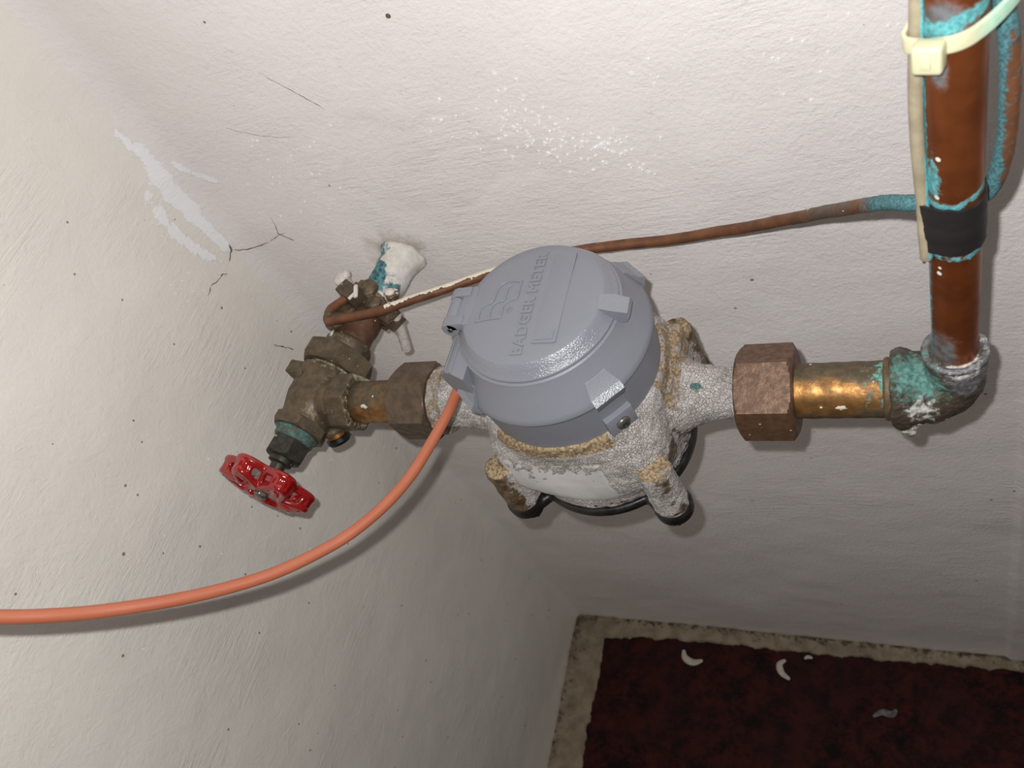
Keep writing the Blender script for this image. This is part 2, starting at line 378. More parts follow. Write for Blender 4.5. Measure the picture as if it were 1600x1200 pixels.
def wall_grid(side):
    nz = 470; zs = np.linspace(-0.01, ZMAX, nz)
    if side == 'left': ss = np.concatenate([np.linspace(-0.95, -0.45, 60), np.linspace(-0.45, 0, 170)[1:]])
    else: ss = np.concatenate([np.linspace(0, 0.58, 215), np.linspace(0.58, 1.05, 50)[1:]])
    na = 7; v = []
    for z in zs:
        r = fillet(z)
        for s in ss:
            if side == 'left':
                y = s*(0.95-r)/0.95 - r; p = (0.0, y, z); n = (1, 0, 0)
            else:
                x = r + s*(1.05-r)/1.05; p = (x, 0.0, z); n = (0, -1, 0)
            v.append((p, n))
        arc = []
        for i in range(na):
            a = math.radians(45*(i/(na-1)))
            if side == 'left': th = math.pi - a
            else: th = math.pi/2 + a
            n = (-math.cos(th), -math.sin(th), 0); arc.append(((r + r*math.cos(th), -r + r*math.sin(th), z), n))
        arc = arc[1:]
        if side == 'left': v += arc
        else: v[-len(ss):-len(ss)] = list(reversed(arc))
    nc = len(ss) + na - 1; out = []
    for p, n in v:
        d = relief(p); out.append((p[0]+n[0]*d, p[1]+n[1]*d, p[2]))
    f = [(j*nc+i, j*nc+i+1, (j+1)*nc+i+1, (j+1)*nc+i) for j in range(nz-1) for i in range(nc-1)]
    return out, f
def seg_dist(co, pts, rad):
    """1 on the polyline, 0.5 at its local radius, falling off outwards"""
    best = np.zeros(len(co))
    for (a, b, ra, rb) in zip(pts[:-1], pts[1:], rad[:-1], rad[1:]):
        a = np.array(a); b = np.array(b); ab = b-a; t = np.clip(((co-a)@ab)/(ab@ab), 0, 1)
        d = np.linalg.norm(co-(a+t[:, None]*ab), axis=1); best = np.maximum(best, 1-0.5*d/(ra+(rb-ra)*t))
    return np.clip(best, 0, 1)
def patch_left(co):
    a = seg_dist(co, [(0.001, -0.010, 0.905), (0.004, -0.005, 0.875), (0.003, -0.010, 0.845), (0.002, -0.010, 0.815), (0.002, -0.008, 0.787)], [0.003, 0.007, 0.007, 0.006, 0.005])
    b = seg_dist(co, [(0, -0.024, 0.855), (0, -0.030, 0.825), (0, -0.026, 0.80), (0, -0.018, 0.785)], [0.006, 0.008, 0.007, 0.005])
    c = seg_dist(co, [(0.010, 0, 0.865), (0.022, 0, 0.845), (0.032, 0, 0.838)], [0.004, 0.003, 0.003])
    return np.maximum(np.maximum(a, b*0.70), c*0.9)
def stain_any(co):
    k = np.maximum(blob((0.131, 0, 0.752), 0.024, co, (1.2, 1, 1.1)), np.clip(0.9-co[:, 2]/0.035, 0, 1))
    return np.maximum(k*0.95, 0.62*np.clip(1-np.hypot(co[:, 0], co[:, 1])/0.05, 0, 1)*np.clip(1-co[:, 2]/0.25, 0, 1))
walls = {}
for side in ('left', 'back'):
    v, f = wall_grid(side); mb = MB().add(v, f)
    o = mb.build('wall_'+side, M['wall_'+side], sharp=0, attrs={'patch': patch_left, 'stain': stain_any})
    o['kind'] = 'structure'; o['label'] = {'left': 'off-white painted plaster wall on the left with a bare white patch', 'back': 'off-white painted rough plaster wall behind the water meter'}[side]
    walls[side] = o
# normals must face the room
for side, d in (('left', Vector((1, 0, 0))), ('back', Vector((0, -1, 0)))):
    me = walls[side].data
    if sum((p.normal.dot(d) for p in list(me.polygons)[::997])) < 0: me.flip_normals()

mb = MB(); nx, ny = 60, 50
mb.box((0.5, -0.46, -0.015), (1.12, 1.02, 0.03))
fl = mb.build('floor', M['floor']); fl['kind'] = 'structure'; fl['label'] = 'dark maroon mottled painted floor'

def strip(name, pts_in, label):
    """a lip of bare cement with a ragged inner edge; pts_in gives (outer point, inner point) pairs"""
    v = []; f = []; n = len(pts_in)
    for i, (a, b) in enumerate(pts_in):
        a = Vector(a); b = Vector(b); j = 0.0020*noise.fractal(b*70, 0.8, 2, 4) * 1.6; d = (b-a).normalized(); b = b + d*j
        h = 0.0045 + 0.0015*noise.noise(a*30)
        for k, (t, z) in enumerate(((0, 0.0075), (0.25, 0.0055), (0.6, h), (0.93, h*0.95), (1.0, 0.0025), (1.0, -0.002))):
            p = a.lerp(b, t); p.z = z + (0.0006*noise.noise(p*120) if k < 4 else 0); v.append(p)
    for i in range(n-1):
        for k in range(5): q = i*6+k; f.append((q, q+1, q+7, q+6))
    o = MB().add(v, f).build(name, M['strip'], sharp=50, attrs={'grime': lambda co: 0.30 + 0.25*np.clip(1-np.minimum(np.abs(co[:, 0]), np.abs(co[:, 1]))/0.012, 0, 1)})
    o['kind'] = 'structure'; o['label'] = label
    return o
back_in = [(0.0442, 0.0294), (0.09, 0.023), (0.181, 0.0195), (0.26, 0.020), (0.3394, 0.0192), (0.45, 0.016), (0.5426, 0.0138), (1.05, 0.012)]
left_in = [(0.0294, 0.0442), (0.0748, 0.0465), (0.1427, 0.042), (0.1977, 0.0440), (0.35, 0.045), (0.95, 0.045)]
xs = np.concatenate([np.linspace(-0.002, 0.6, 260), np.linspace(0.61, 1.05, 20)])
strip('baseboard_back', [((x, 0.004, 0), (x, -float(np.interp(x, [a for a, b in back_in], [b for a, b in back_in])), 0)) for x in xs], 'bare cement strip along the foot of the back wall')
ys = np.concatenate([np.linspace(0.018, 0.40, 160), np.linspace(0.41, 0.95, 20)])
strip('baseboard_left', [((-0.004, -y, 0), (float(np.interp(y, [a for a, b in left_in], [b for a, b in left_in])), -y, 0)) for y in ys], 'bare cement strip along the foot of the left wall')

# cracks, nail hole and flakes belong to the walls
def on_back(x, z): return Vector((x, -relief((x, 0, z)), z))
def on_left(y, z): return Vector((relief((0, y, z)), y, z))
def crack(pts, side, r=0.0005):
    P = catmull(pts, 7); n = len(P)
    P = [p + Vector((noise.noise(p*260), 0 if side == 'back' else noise.noise(p*260+Vector((4,4,4))), noise.noise(p*260+Vector((9,2,5)))))*0.0010*(1 if 0 < i < n-1 else 0) for i, p in enumerate(P)]
    rr = [r*(0.35+0.9*abs(noise.noise(p*150)))*(1-abs(2*i/(n-1)-1)**3*0.8) for i, p in enumerate(P)]
    return MB().tube(P, rr, 6).build('crack', M['crack'], walls[side], sharp=0)
crack([(0.006, -0.008, 0.782), (0.014, -0.0045, 0.7775), on_back(0.030, 0.7765), on_back(0.043, 0.7815), on_back(0.053, 0.785)], 'back', 0.0007)
crack([on_back(0.047, 0.786), on_back(0.052, 0.780), on_back(0.056, 0.776)], 'back', 0.0006)
crack([on_back(0.052, 0.80), on_back(0.050, 0.790), on_back(0.046, 0.782)], 'back', 0.0004)
crack([(0.007, -0.008, 0.788), (0.006, -0.010, 0.783), on_left(-0.016, 0.776)], 'left', 0.0009)
crack([on_left(-0.048, 0.778), on_left(-0.040, 0.780), on_left(-0.033, 0.777), on_left(-0.026, 0.776), on_left(-0.022, 0.772)], 'left', 0.0007)
crack([on_left(-0.038, 0.706), on_left(-0.034, 0.698), on_left(-0.030, 0.690), on_left(-0.027, 0.684)], 'left', 0.0008)
crack([on_back(0.125, 0.905), on_back(0.137, 0.890), on_back(0.146, 0.879), on_back(0.150, 0.872)], 'back', 0.00028)
crack([on_back(0.060, 0.883), on_back(0.080, 0.871), on_back(0.099, 0.862), on_back(0.118, 0.858)], 'back', 0.00018)
nm = MB(); p = on_back(0.2206, 0.9158); nm.lathe(p + Vector((0, 0.001, 0)), (0, -1, 0), [(0.0014, 0), (0.0014, 0.0012), (0.0009, 0.0019), (0.0003, 0.0021)], 10); nm.build('nail_head', M['crack'], walls['back'])
fm = MB()
def flake(p, nrm, r):
    n = random.randint(5, 8); a, e1, e2 = frame(nrm); v = []
    for k in range(n):
        t = 2*math.pi*k/n; q = r*random.uniform(0.5, 1.2); v.append(p + (e1*math.cos(t)*1.2 + e2*math.sin(t)*0.8)*q - a*0.0004)
    v2 = [p + (q-p)*0.7 + a*0.0010 for q in v]
    fm.add(v + v2, [tuple(range(n, 2*n))] + [(i, (i+1) % n, n+(i+1) % n, n+i) for i in range(n)])
for (x, z, sx, sz, k, r) in ((0.258, 0.840, 0.016, 0.008, 34, 0.0012), (0.2764, 0.822, 0.014, 0.010, 40, 0.0014), (0.300, 0.812, 0.012, 0.006, 40, 0.0015), (0.318, 0.797, 0.006, 0.004, 10, 0.0012),
                            (0.225, 0.848, 0.012, 0.006, 8, 0.0012), (0.262, 0.866, 0.006, 0.008, 5, 0.0014), (0.345, 0.858, 0.01, 0.01, 5, 0.0012), (0.408, 0.845, 0.008, 0.012, 9, 0.0013), (0.445, 0.86, 0.02, 0.02, 6, 0.0009),
                            (0.085, 0.82, 0.020, 0.022, 26, 0.0009), (0.10, 0.85, 0.02, 0.012, 10, 0.0009)):
    for _ in range(k):
        xx = random.gauss(x, sx); zz = random.gauss(z, sz)
        if xx > 0.035: flake(on_back(xx, zz), (0, -1, 0), r*random.uniform(0.4, 1.2))
for (y, z, sy, sz, k, r) in ((-0.05, 0.80, 0.014, 0.02, 16, 0.0010), (-0.09, 0.62, 0.03, 0.03, 14, 0.0009), (-0.20, 0.70, 0.05, 0.05, 12, 0.0009)):
    for _ in range(k):
        yy = random.gauss(y, sy); zz = random.gauss(z, sz)
        if yy < -0.03: flake(on_left(yy, zz), (1, 0, 0), r*random.uniform(0.4, 1.2))
fo = fm.build('paint_flakes', M['flake'], walls['back'], sharp=30); fo['kind'] = 'stuff'

# ------------------------------------------------------------------ water meter
MC = Vector((0.2952, -0.1233, 0.0)); MZ = 0.745
mt = thing('water_meter', (MC.x, MC.y, 0.700), 'lime-crusted bronze water meter with a hinged grey plastic register cover', 'water meter')
def mc(x, y, z): return Vector((MC.x + x/1000, MC.y + y/1000, z))
def body_warp(r, h, t):   # the case swells towards its four bolt corners
    k = 0.5-0.5*math.cos(4*t); e = math.exp(-((h-0.7465)/0.0215)**4)
    return r + 0.0112*k**1.2*e
b = MB()
b.lathe((MC.x, MC.y, 0), (0,0,1), [(0.040, 0.7115), (0.0470, 0.7118), (0.0482, 0.714), (0.0482, 0.720), (0.0480, 0.728), (0.0478, 0.737), (0.0475, 0.745), (0.0472, 0.752), (0.0474, 0.758), (0.0480, 0.764), (0.0495, 0.769), (0.0495, 0.7765), (0.046, 0.7785), (0.036, 0.7785)], 96, warp=body_warp)
for sx in (-1, 1):   # flared ends towards the union nuts
    e = 0.3765 if sx > 0 else 0.1955
    L0 = abs(e - MC.x)
    prof = [(0.033, 0.020), (0.032, 0.036), (0.027, 0.044), (0.0215, 0.0495), (0.0175, 0.055), (0.0150, 0.062), (0.0136, 0.069), (0.0130, 0.076), (0.0132, L0)]
    if sx < 0: prof = [(0.033, 0.020), (0.032, 0.036), (0.027, 0.044), (0.0225, 0.051), (0.0190, 0.060), (0.0170, 0.070), (0.0160, 0.084), (0.0165, 0.0875), (0.0200, 0.0885), (0.0205, 0.0935), (0.0175, 0.0945), (0.0165, L0)]
    b.lathe((MC.x, -0.12, MZ), (sx, 0, 0), prof, 64)
LUG = [(sx*0.0425, sy*0.0425) for sx in (-1, 1) for sy in (-1, 1)]
for (lx, ly) in LUG:
    b.lathe((MC.x+lx, MC.y+ly, 0), (0,0,1), [(0.0096, 0.7135), (0.0098, 0.718), (0.0090, 0.735), (0.0086, 0.7475), (0.0078, 0.7500), (0.003, 0.7504)], 32)
    d = Vector((-lx, -ly, 0)).normalized()
    b.box((MC.x+lx*0.78, MC.y+ly*0.78, 0.730), (0.022, 0.0150, 0.032), (d, Vector((-d.y, d.x, 0)), (0,0,1)), 0.003)
# ribs on the shoulders, seen beside the register
for sx in (-1, 1): b.box((MC.x+sx*0.0455, MC.y+0.012, 0.752), (0.012, 0.044, 0.030), None, 0.003)
def goldf(co):
    r = np.hypot(co[:, 0]-MC.x, co[:, 1]-MC.y); t = np.degrees(np.arctan2(co[:, 1]-MC.y, co[:, 0]-MC.x))
    ring = np.clip((co[:, 2]-0.766)/0.006, 0, 1)*np.clip((r-0.044)/0.003, 0, 1)*(np.abs(t+93) < 38)
    rib = ((co[:, 0] > MC.x+0.042) & (co[:, 0] < MC.x+0.054) & (co[:, 1] > MC.y-0.014) & (co[:, 2] > 0.748))*0.52
    tops = np.zeros(len(co))
    for (lx, ly) in LUG: tops = np.maximum(tops, (np.hypot(co[:, 0]-MC.x-lx, co[:, 1]-MC.y-ly) < 0.0084)*(co[:, 2] > 0.7484)*(co[:, 2] < 0.7514)*(0.56 if ly < 0 else 0.3))
    spud = (co[:, 0] < 0.2085)*0.48
    return np.maximum(np.maximum(ring*0.62, rib), np.maximum(tops, spud))
def brownf(co):
    k = np.full(len(co), 0.20)
    for i, (lx, ly) in enumerate(LUG):
        d = np.hypot(co[:, 0]-MC.x-lx*1.05, co[:, 1]-MC.y-ly*1.05); w = (0.8, 0.5, 0.45, 0.8)[i]
        k = np.maximum(k, w*np.clip(1.5-d/0.010, 0, 1)*(co[:, 2] < 0.752))
    k = np.maximum(k, 0.52*np.clip(1-np.abs(co[:, 2]-0.716)/0.006, 0, 1)*(co[:, 0] > MC.x+0.002))
    k = np.maximum(k, blob((MC.x+0.047, -0.150, 0.738), 0.016, co)*0.62)
    k = np.maximum(k, blob((MC.x+0.055, -0.128, 0.722), 0.014, co)*0.62)
    return k
b.build('meter_body', M['crust'], mt, remesh=0.00085, smooth=5, lump=(0.00055, 260),
        attrs={'gold': goldf, 'brown': brownf, 'teal': lambda co: np.maximum(blob((0.357, -0.126, 0.7605), 0.0036, co)*0.9, blob((0.338, -0.082, 0.751), 0.005, co)*0.9)})
# flat cast pad on the front of the body
pm = MB(); pz = [(-152+i*4.0) for i in range(0, 0)]
th = [math.radians(-90 + a) for a in np.linspace(-43, 23, 34)]; vv = []; ff = []
zz = np.linspace(0.722, 0.7625, 14); nc = len(th)
for z in zz:
    rb = float(np.interp(z, [0.714, 0.728, 0.745, 0.757, 0.764], [0.0482, 0.0480, 0.0470, 0.0462, 0.0478]))
    rz_ = rb
    for i, t in enumerate(th):
        rb = body_warp(rz_, z, t); e = min(i, nc-1-i, ); edge = 0.0 if e == 0 or z in (zz[0], zz[-1]) else 0.0012
        vv.append((MC.x + (rb+edge-0.0004)*math.cos(t), MC.y + (rb+edge-0.0004)*math.sin(t), z))
for j in range(len(zz)-1):
    for i in range(nc-1): q = j*nc+i; ff.append((q, q+1, q+nc+1, q+nc))
pm.add(vv, ff); pm.build('cast_pad', M['pad'], mt, sharp=0, lump=(0.0003, 200), attrs={'gold': lambda co: np.clip((co[:, 2]-0.748)/0.02, 0, 1)*blob((MC.x-0.012, MC.y-0.047, 0.762), 0.012, co)})
# black bottom plate with ears and bolts
b = MB(); b.lathe((MC.x, MC.y, 0), (0,0,1), [(0.030, 0.704), (0.0475, 0.7045), (0.0497, 0.7065), (0.0497, 0.7105), (0.0485, 0.7118), (0.03, 0.712)], 96)
for (lx, ly) in LUG: b.lathe((MC.x+lx*1.01, MC.y+ly*1.01, 0), (0,0,1), [(0.008, 0.7045), (0.0104, 0.7065), (0.0106, 0.712), (0.0098, 0.7148), (0.005, 0.715)], 32)
for (lx, ly) in LUG:
    d = Vector((-lx, -ly, 0)).normalized(); b.box((MC.x+lx*0.8, MC.y+ly*0.8, 0.7082), (0.022, 0.019, 0.007), (d, Vector((-d.y, d.x, 0)), (0,0,1)), 0.002)
b.build('bottom_plate', M['black'], mt, remesh=0.0009, smooth=3)
for (lx, ly) in LUG:
    h = MB(); h.hexnut((MC.x+lx, MC.y+ly, 0.6985), (0,0,1), 0.0125, 0.0065, (lx, ly, 0)); h.build('bolt', M['black'], mt)

# register housing
RH = 0.0396
b = MB()
b.lathe((MC.x, MC.y, 0), (0,0,1), [(0.036, 0.7765), (0.0474, 0.7768), (0.0477, 0.7800), (0.0488, 0.7985), (0.0490, 0.8000), (0.0502, 0.8020), (0.0500, 0.8042), (0.0492, 0.8055), (0.0450, 0.8140), (0.0419, 0.8205), (0.0414, 0.8222), (0.0406, 0.8228), (0.030, 0.8228)], 192)
# bracket on the hinge side
prof = [(-36, 0.7990), (-47.5, 0.8010), (-50, 0.8085), (-49, 0.8135), (-43.6, 0.8192), (-43.0, 0.8194), (-39, 0.8218), (-38.2, 0.8219), (-30, 0.8222), (-30, 0.80)]
def brk(y, k=1.0): return [mc(x*k, y-(x+50)*0.5*(y < -20), z) for x, z in prof]
rings = [(-27, 1.0), (-8, 1.0), (16, 1.0), (19, 0.96)]
v = []; n = len(prof)
for (y, k) in rings: v += brk(y, k)
f = [tuple(reversed(range(n))), tuple(range((len(rings)-1)*n, len(rings)*n))] + [(j*n+i, j*n+(i+1) % n, (j+1)*n+(i+1) % n, (j+1)*n+i) for j in range(len(rings)-1) for i in range(n)]
b.add(v, f)
for (x, z) in ((-43.6, 0.8194), (-38.6, 0.8220)): b.tube([mc(x, -26.5-(x+50)*0.5, z), mc(x, -16, z), mc(x, -9, z)], 0.0005, 8)
# screw boss at the front corner
d45 = Vector((1, -1, 0)).normalized(); t45 = Vector((1, 1, 0)).normalized(); C0 = Vector((MC.x, MC.y, 0))
b.box(C0 + d45*0.0465 + Vector((0,0,0.7828)), (0.0092, 0.0150, 0.0118), (d45, t45, (0,0,1)), 0.0006)
rh = b.build('register_housing', M['plastic'], mt, sharp=28)
# the grainy corner lugs
for k in range(4):
    a = math.radians(-45 + 90*k); dv = Vector((math.cos(a), math.sin(a), 0)); tv = Vector((-math.sin(a), math.cos(a), 0)); q = MB()
    pr = [(0.0425, 0.8150, 5.0), (0.0455, 0.8137, 5.6), (0.0500, 0.8076, 7.9), (0.0530, 0.8050, 8.1), (0.0505, 0.7990, 7.4), (0.046, 0.7930, 6.0)]
    v = []
    for (r, z, w) in pr: v += [C0 + dv*r + tv*(-w/1000) + Vector((0,0,z)), C0 + dv*r + tv*(w/1000) + Vector((0,0,z))]
    f = [(2*i, 2*i+1, 2*i+3, 2*i+2) for i in range(len(pr)-1)] + [(0, 10, 11, 1), (0, 2, 4, 6, 8, 10), (1, 11, 9, 7, 5, 3)]
    q.add(v, f).build('corner_lug', M['plastic'], rh, sharp=20)
    g = MB(); e0 = C0 + dv*0.0500 + Vector((0,0,0.8076)); e1_ = C0 + dv*0.0530 + Vector((0,0,0.8050))
    g.prism([e0 - tv*0.0078, e0 + tv*0.0078, e1_ + tv*0.0080, e1_ - tv*0.0080], (dv*0.6 + Vector((0,0,0.4)))*0.0004); g.build('grip_face', M['grain'], rh, sharp=20)
# tamper screw
sw = MB(); so = C0 + d45*0.0511 + Vector((0,0,0.7820))
sw.lathe(so, d45, [(0.0036, -0.0005), (0.0037, 0.0006), (0.0034, 0.0013), (0.0026, 0.0019), (0.0016, 0.0021), (0.0014, 0.0014), (0.0008, 0.0013)], 32)
so_ = sw.build('screw', M['steel'], mt)
for k in range(6):
    a = k*math.pi/3; q = MB(); q.ball(so + d45*0.00185 + (t45*math.cos(a) + Vector((0,0,1))*math.sin(a))*0.0014, 0.00055, 8); q.build('recess', M['dark_hole'], so_)

# lid
b = MB()
b.lathe((MC.x, MC.y, 0), (0,0,1), [(0.0386, 0.8222), (0.0401, 0.8226), (0.0403, 0.8238), (0.0399, 0.8244)], 128, cap=False)
b.lathe((MC.x, MC.y, 0), (0,0,1), [(0.0353, 0.8304), (0.0348, 0.83075), (0.030, 0.8311), (0.024, 0.8314), (0.016, 0.8317), (0.008, 0.83185), (0.003, 0.8319)], 128)
lid = b.build('register_lid', M['plastic'], mt, sharp=40)
g = MB(); g.lathe((MC.x, MC.y, 0), (0,0,1), [(0.0399, 0.8244), (0.0394, 0.8249), (0.0375, 0.8275), (0.0358, 0.8299), (0.0353, 0.8304)], 128, cap=False); g.build('lid_bevel', M['grain'], lid, sharp=40)
def lz(x, y): return 0.8319 - 0.00115*((x*x+y*y)/35**2)
# thumb tab
tb = MB(); pr = [(34, 0.8316, 4.0), (40, 0.8300, 4.6), (46.8, 0.8272, 4.2), (47.2, 0.8245, 4.0), (44.5, 0.8205, 3.8), (38, 0.8220, 4.6)]; v = []
for (x, z, w) in pr: v += [mc(x, -3.2-w, z-0.0006), mc(x, -3.2+w, z)]
f = [(2*i, 2*i+1, 2*i+3, 2*i+2) for i in range(5)] + [(0, 10, 11, 1), (0, 2, 4, 6, 8, 10), (1, 11, 9, 7, 5, 3)]
tb.add(v, f); tb.build('thumb_tab', M['grain'], lid, sharp=20)
# hinge: ear with barrel and a notch for the housing knuckle
hg = MB(); hx, hz = -42.2, 0.8272
for (y0, y1) in ((-11.0, -5.2), (6.6, 12.2)):
    hg.lathe(mc(hx, y0, hz), (0,1,0), [(0.0040, 0), (0.0046, 0.0006), (0.0046, (y1-y0)/1000-0.0006), (0.0040, (y1-y0)/1000)], 32)
    hg.box((mc(-38.5, (y0+y1)/2, 0.8293)), (0.009, (y1-y0)/1000, 0.0050), None, 0.0006)
hg.box(mc(-34.3, 0.6, 0.8290), (0.0074, 0.0232, 0.0044), None, 0.0006)
hg.build('hinge_ear', M['plastic'], lid, sharp=30)
kn = MB(); kn.lathe(mc(hx, -5.0, hz), (0,1,0), [(0.0040, 0), (0.0041, 0.0006), (0.0041, 0.0108), (0.0040, 0.0114)], 32); kn.box(mc(hx+0.5, 0.7, 0.8225), (0.0075, 0.0112, 0.008), None, 0.0008); kn.build('hinge_knuckle', M['plastic'], rh, sharp=30)
pn = MB(); pn.lathe(mc(hx, -11.3, hz), (0,1,0), [(0.0008, 0.0002), (0.0015, 0), (0.0017, 0.0004), (0.0017, 0.002)], 20); pin = pn.build('hinge_pin', M['steel'], lid)
ph = MB(); ph.lathe(mc(hx, -11.36, hz), (0,1,0), [(0.0009, 0), (0.0009, 0.0006)], 14); ph.build('pin_bore', M['dark_hole'], lid)
# raised lettering, logo and flow plate
def text_mesh(body, size, extrude):
    c = bpy.data.curves.new('t', 'FONT'); c.body = body; c.size = size; c.extrude = extrude; c.bevel_depth = 0.0002; c.bevel_resolution = 1; c.space_character = 1.12; c.resolution_u = 4
    o = bpy.data.objects.new('t', c); COL.objects.link(o); dg = bpy.context.evaluated_depsgraph_get(); dg.update()
    me = bpy.data.meshes.new_from_object(o.evaluated_get(dg)); bpy.data.objects.remove(o); return me
tm = text_mesh('BADGER METER', 0.0072, 0.0004)
tx = np.array([v.co[:] for v in tm.vertices]); x0, x1 = tx[:, 0].min(), tx[:, 0].max(); h1 = tx[:, 1].max()
v = []
for p in tx:
    ly = -30.6 + (p[0]-x0)/(x1-x0)*60.8; lx = 2.3 - p[1]/h1*5.6
    v.append(mc(lx, ly, lz(lx, ly) + p[2] + 0.0001))
MB().add(v, [tuple(p.vertices) for p in tm.polygons]).build('lettering', M['plastic'], lid, sharp=30)
logo = [[(-25.5,-9.7),(-25.9,-4.8),(-25.0,-1.0),(-22.4,0.2),(-20.2,1.5),(-19.7,5.0),(-19.6,8.3),(-18.7,10.1)],
        [(-19.4,-9.2),(-20.0,-4.0),(-19.1,-0.4),(-16.3,0.8),(-14.0,1.8),(-13.9,5.7),(-13.6,9.3),(-12.1,10.6)],
        [(-13.1,-8.8),(-13.7,-3.3),(-12.6,-0.2),(-10.2,1.2),(-7.6,2.2),(-7.4,5.7),(-7.5,9.7),(-7.3,12.3)],
        [(-27.0,-9.8),(-25.5,-9.7),(-19.3,-9.1),(-12.9,-8.8)], [(-18.7,10.1),(-17.7,11.7),(-14.1,13.3),(-7.3,12.3)]]
lg = MB()
for ln in logo: lg.tube(catmull([mc(x, y, lz(x, y)+0.0002) for x, y in ln], 5), 0.00052, 10)
lg.tube([mc(-9.8+1.5*math.cos(a), -4.4+1.5*math.sin(a), lz(-9.8, -4.4)+0.0001) for a in np.linspace(0, 2*math.pi, 20)[:-1]], 0.00022, 6, closed=True)
lg.tube([mc(x, y, lz(-9.8, -4.4)+0.0001) for x, y in ((-9.2, -5.0), (-10.4, -5.0), (-10.4, -4.2), (-9.9, -4.0), (-9.9, -5.0))], 0.00016, 6)
lg.tube([mc(x, y, lz(-9.8, -4.4)+0.0001) for x, y in ((-9.8, -4.5), (-9.2, -3.9))], 0.00016, 6)
lg.build('wave_logo', M['plastic'], lid, sharp=0)
fp = MB(); fp.box(mc(12.1, 1.3, 0.83135), (0.0117, 0.0525, 0.0011), None, 0.0002); fp.build('flow_plate', M['plastic'], lid, sharp=30)
ar = MB(); ar.prism([mc(7.2, -23.4, 0.8318), mc(16.4, -23.4, 0.8318), mc(16.4, -18.0, 0.8318)], (0, 0, 0.00045)); ar.build('flow_arrow', M['plastic'], lid, sharp=30)

# ------------------------------------------------------------------ right-hand union, elbow and riser
AX = (0, -0.12, MZ); camdir = lambda p: (CAM - Vector(p))
fd = Matrix.Rotation(math.radians(-5), 3, 'X') @ Vector((0, -0.235, 0.355))
ur = thing('union_coupling', (0.39, -0.12, MZ-0.024), 'brown hexagonal union nut and brass tailpiece between meter and corroded elbow', 'pipe union', 'unions either side of the meter')
MB().hexnut((0.3752, -0.12, MZ), (1,0,0), 0.0418, 0.0272, fd, bore=0.0134).build('union_nut', M['nut_right'], ur, sharp=24)
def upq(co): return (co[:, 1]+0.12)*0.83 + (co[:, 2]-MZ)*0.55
def dull_shade_r(co): return 0.18 + 0.55*np.clip((upq(co)-0.001)/0.006, 0, 1) + 0.4*np.clip((-0.008-upq(co))/0.004, 0, 1) + 0.35*np.clip((co[:, 0]-0.425)/0.02, 0, 1)  # painted shading: darker above and below the camera-facing gold band; duller towards elbow
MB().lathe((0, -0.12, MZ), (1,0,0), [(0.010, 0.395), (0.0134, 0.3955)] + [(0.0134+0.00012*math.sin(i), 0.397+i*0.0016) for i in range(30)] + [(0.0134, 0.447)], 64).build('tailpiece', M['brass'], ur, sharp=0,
    attrs={'dull': dull_shade_r, 'verd': lambda co: 0.16 + 0.42*np.clip((co[:, 0]-0.425)/0.02, 0, 1)*(co[:, 2] > MZ+0.003)})
MB().lathe((0, -0.12, MZ), (1,0,0), [(0.013, 0.4405), (0.0146, 0.4412), (0.0150, 0.4425), (0.0143, 0.4440), (0.0150, 0.4448), (0.0140, 0.446)], 64).build('thread_ring', M['brass'], ur, sharp=0, attrs={'dull': lambda co: np.full(len(co), 0.62), 'verd': lambda co: np.full(len(co), 0.1)})

RX, RY = 0.4699, -0.12
el = thing('pipe_elbow', (RX, RY, MZ-0.017), 'dark copper elbow crusted with blue-green verdigris at the foot of the riser', 'pipe fitting')
b = MB()
b.lathe((0, RY, MZ), (1,0,0), [(0.012, 0.4435), (0.0178, 0.4438), (0.0190, 0.4465), (0.0188, 0.4505), (0.0172, 0.4530), (0.0166, 0.458), (0.0163, 0.464), (0.012, 0.470)], 64)
pts = [(RX-0.014, RY, MZ-0.0005)] + [(RX-0.012+0.012*math.sin(a), RY, MZ+0.012-0.012*math.cos(a)) for a in np.linspace(0, math.pi/2, 10)] + [(RX, RY, MZ+0.020), (RX, RY, MZ+0.027)]
b.tube(pts, [0.0160]*3 + [0.0155, 0.0150, 0.0145, 0.0140, 0.0135, 0.0130, 0.0126, 0.0122, 0.0118, 0.0116], 40)
b.lathe((RX, RY, 0), (0,0,1), [(0.009, MZ+0.012), (0.0122, MZ+0.014), (0.0124, MZ+0.024), (0.0128, MZ+0.0255), (0.0124, MZ+0.0282), (0.0095, MZ+0.0292)], 48)
b.ball((RX-0.0195, RY-0.0120, MZ-0.0155), 0.0042, 10); b.ball((0.4475, RY+0.003, MZ+0.0180), 0.0036, 10)
b.build('elbow_body', M['elbow'], el, remesh=0.0007, smooth=4, lump=(0.0006, 220), attrs={
    'verd': lambda co: np.maximum(np.maximum(blob((0.4560, RY-0.004, MZ+0.017), 0.0105, co, (1.2, 1.2, 1))*0.92, 0.62*np.clip(1-np.abs(co[:, 0]-(RX-0.0125))/0.004, 0, 1)*(co[:, 2] > MZ+0.018)), 0),
    'lime': lambda co: np.maximum(np.maximum(blob((0.463, RY-0.0125, MZ-0.0120), 0.012, co, (1.5, 1, 0.55))*0.9, blob((0.4560, RY-0.016, MZ+0.0055), 0.006, co)*0.8), np.maximum(blob((0.473, RY-0.0105, MZ+0.0275), 0.008, co, (1.1, 1, 0.7))*0.85, blob((0.4475, RY-0.012, MZ-0.0155), 0.006, co)*0.8)),
    'solder': lambda co: np.maximum(blob((RX+0.006, RY-0.010, MZ+0.0215), 0.010, co)*0.95, 0.55*np.clip((co[:, 0]-RX-0.004)/0.008, 0, 1))})
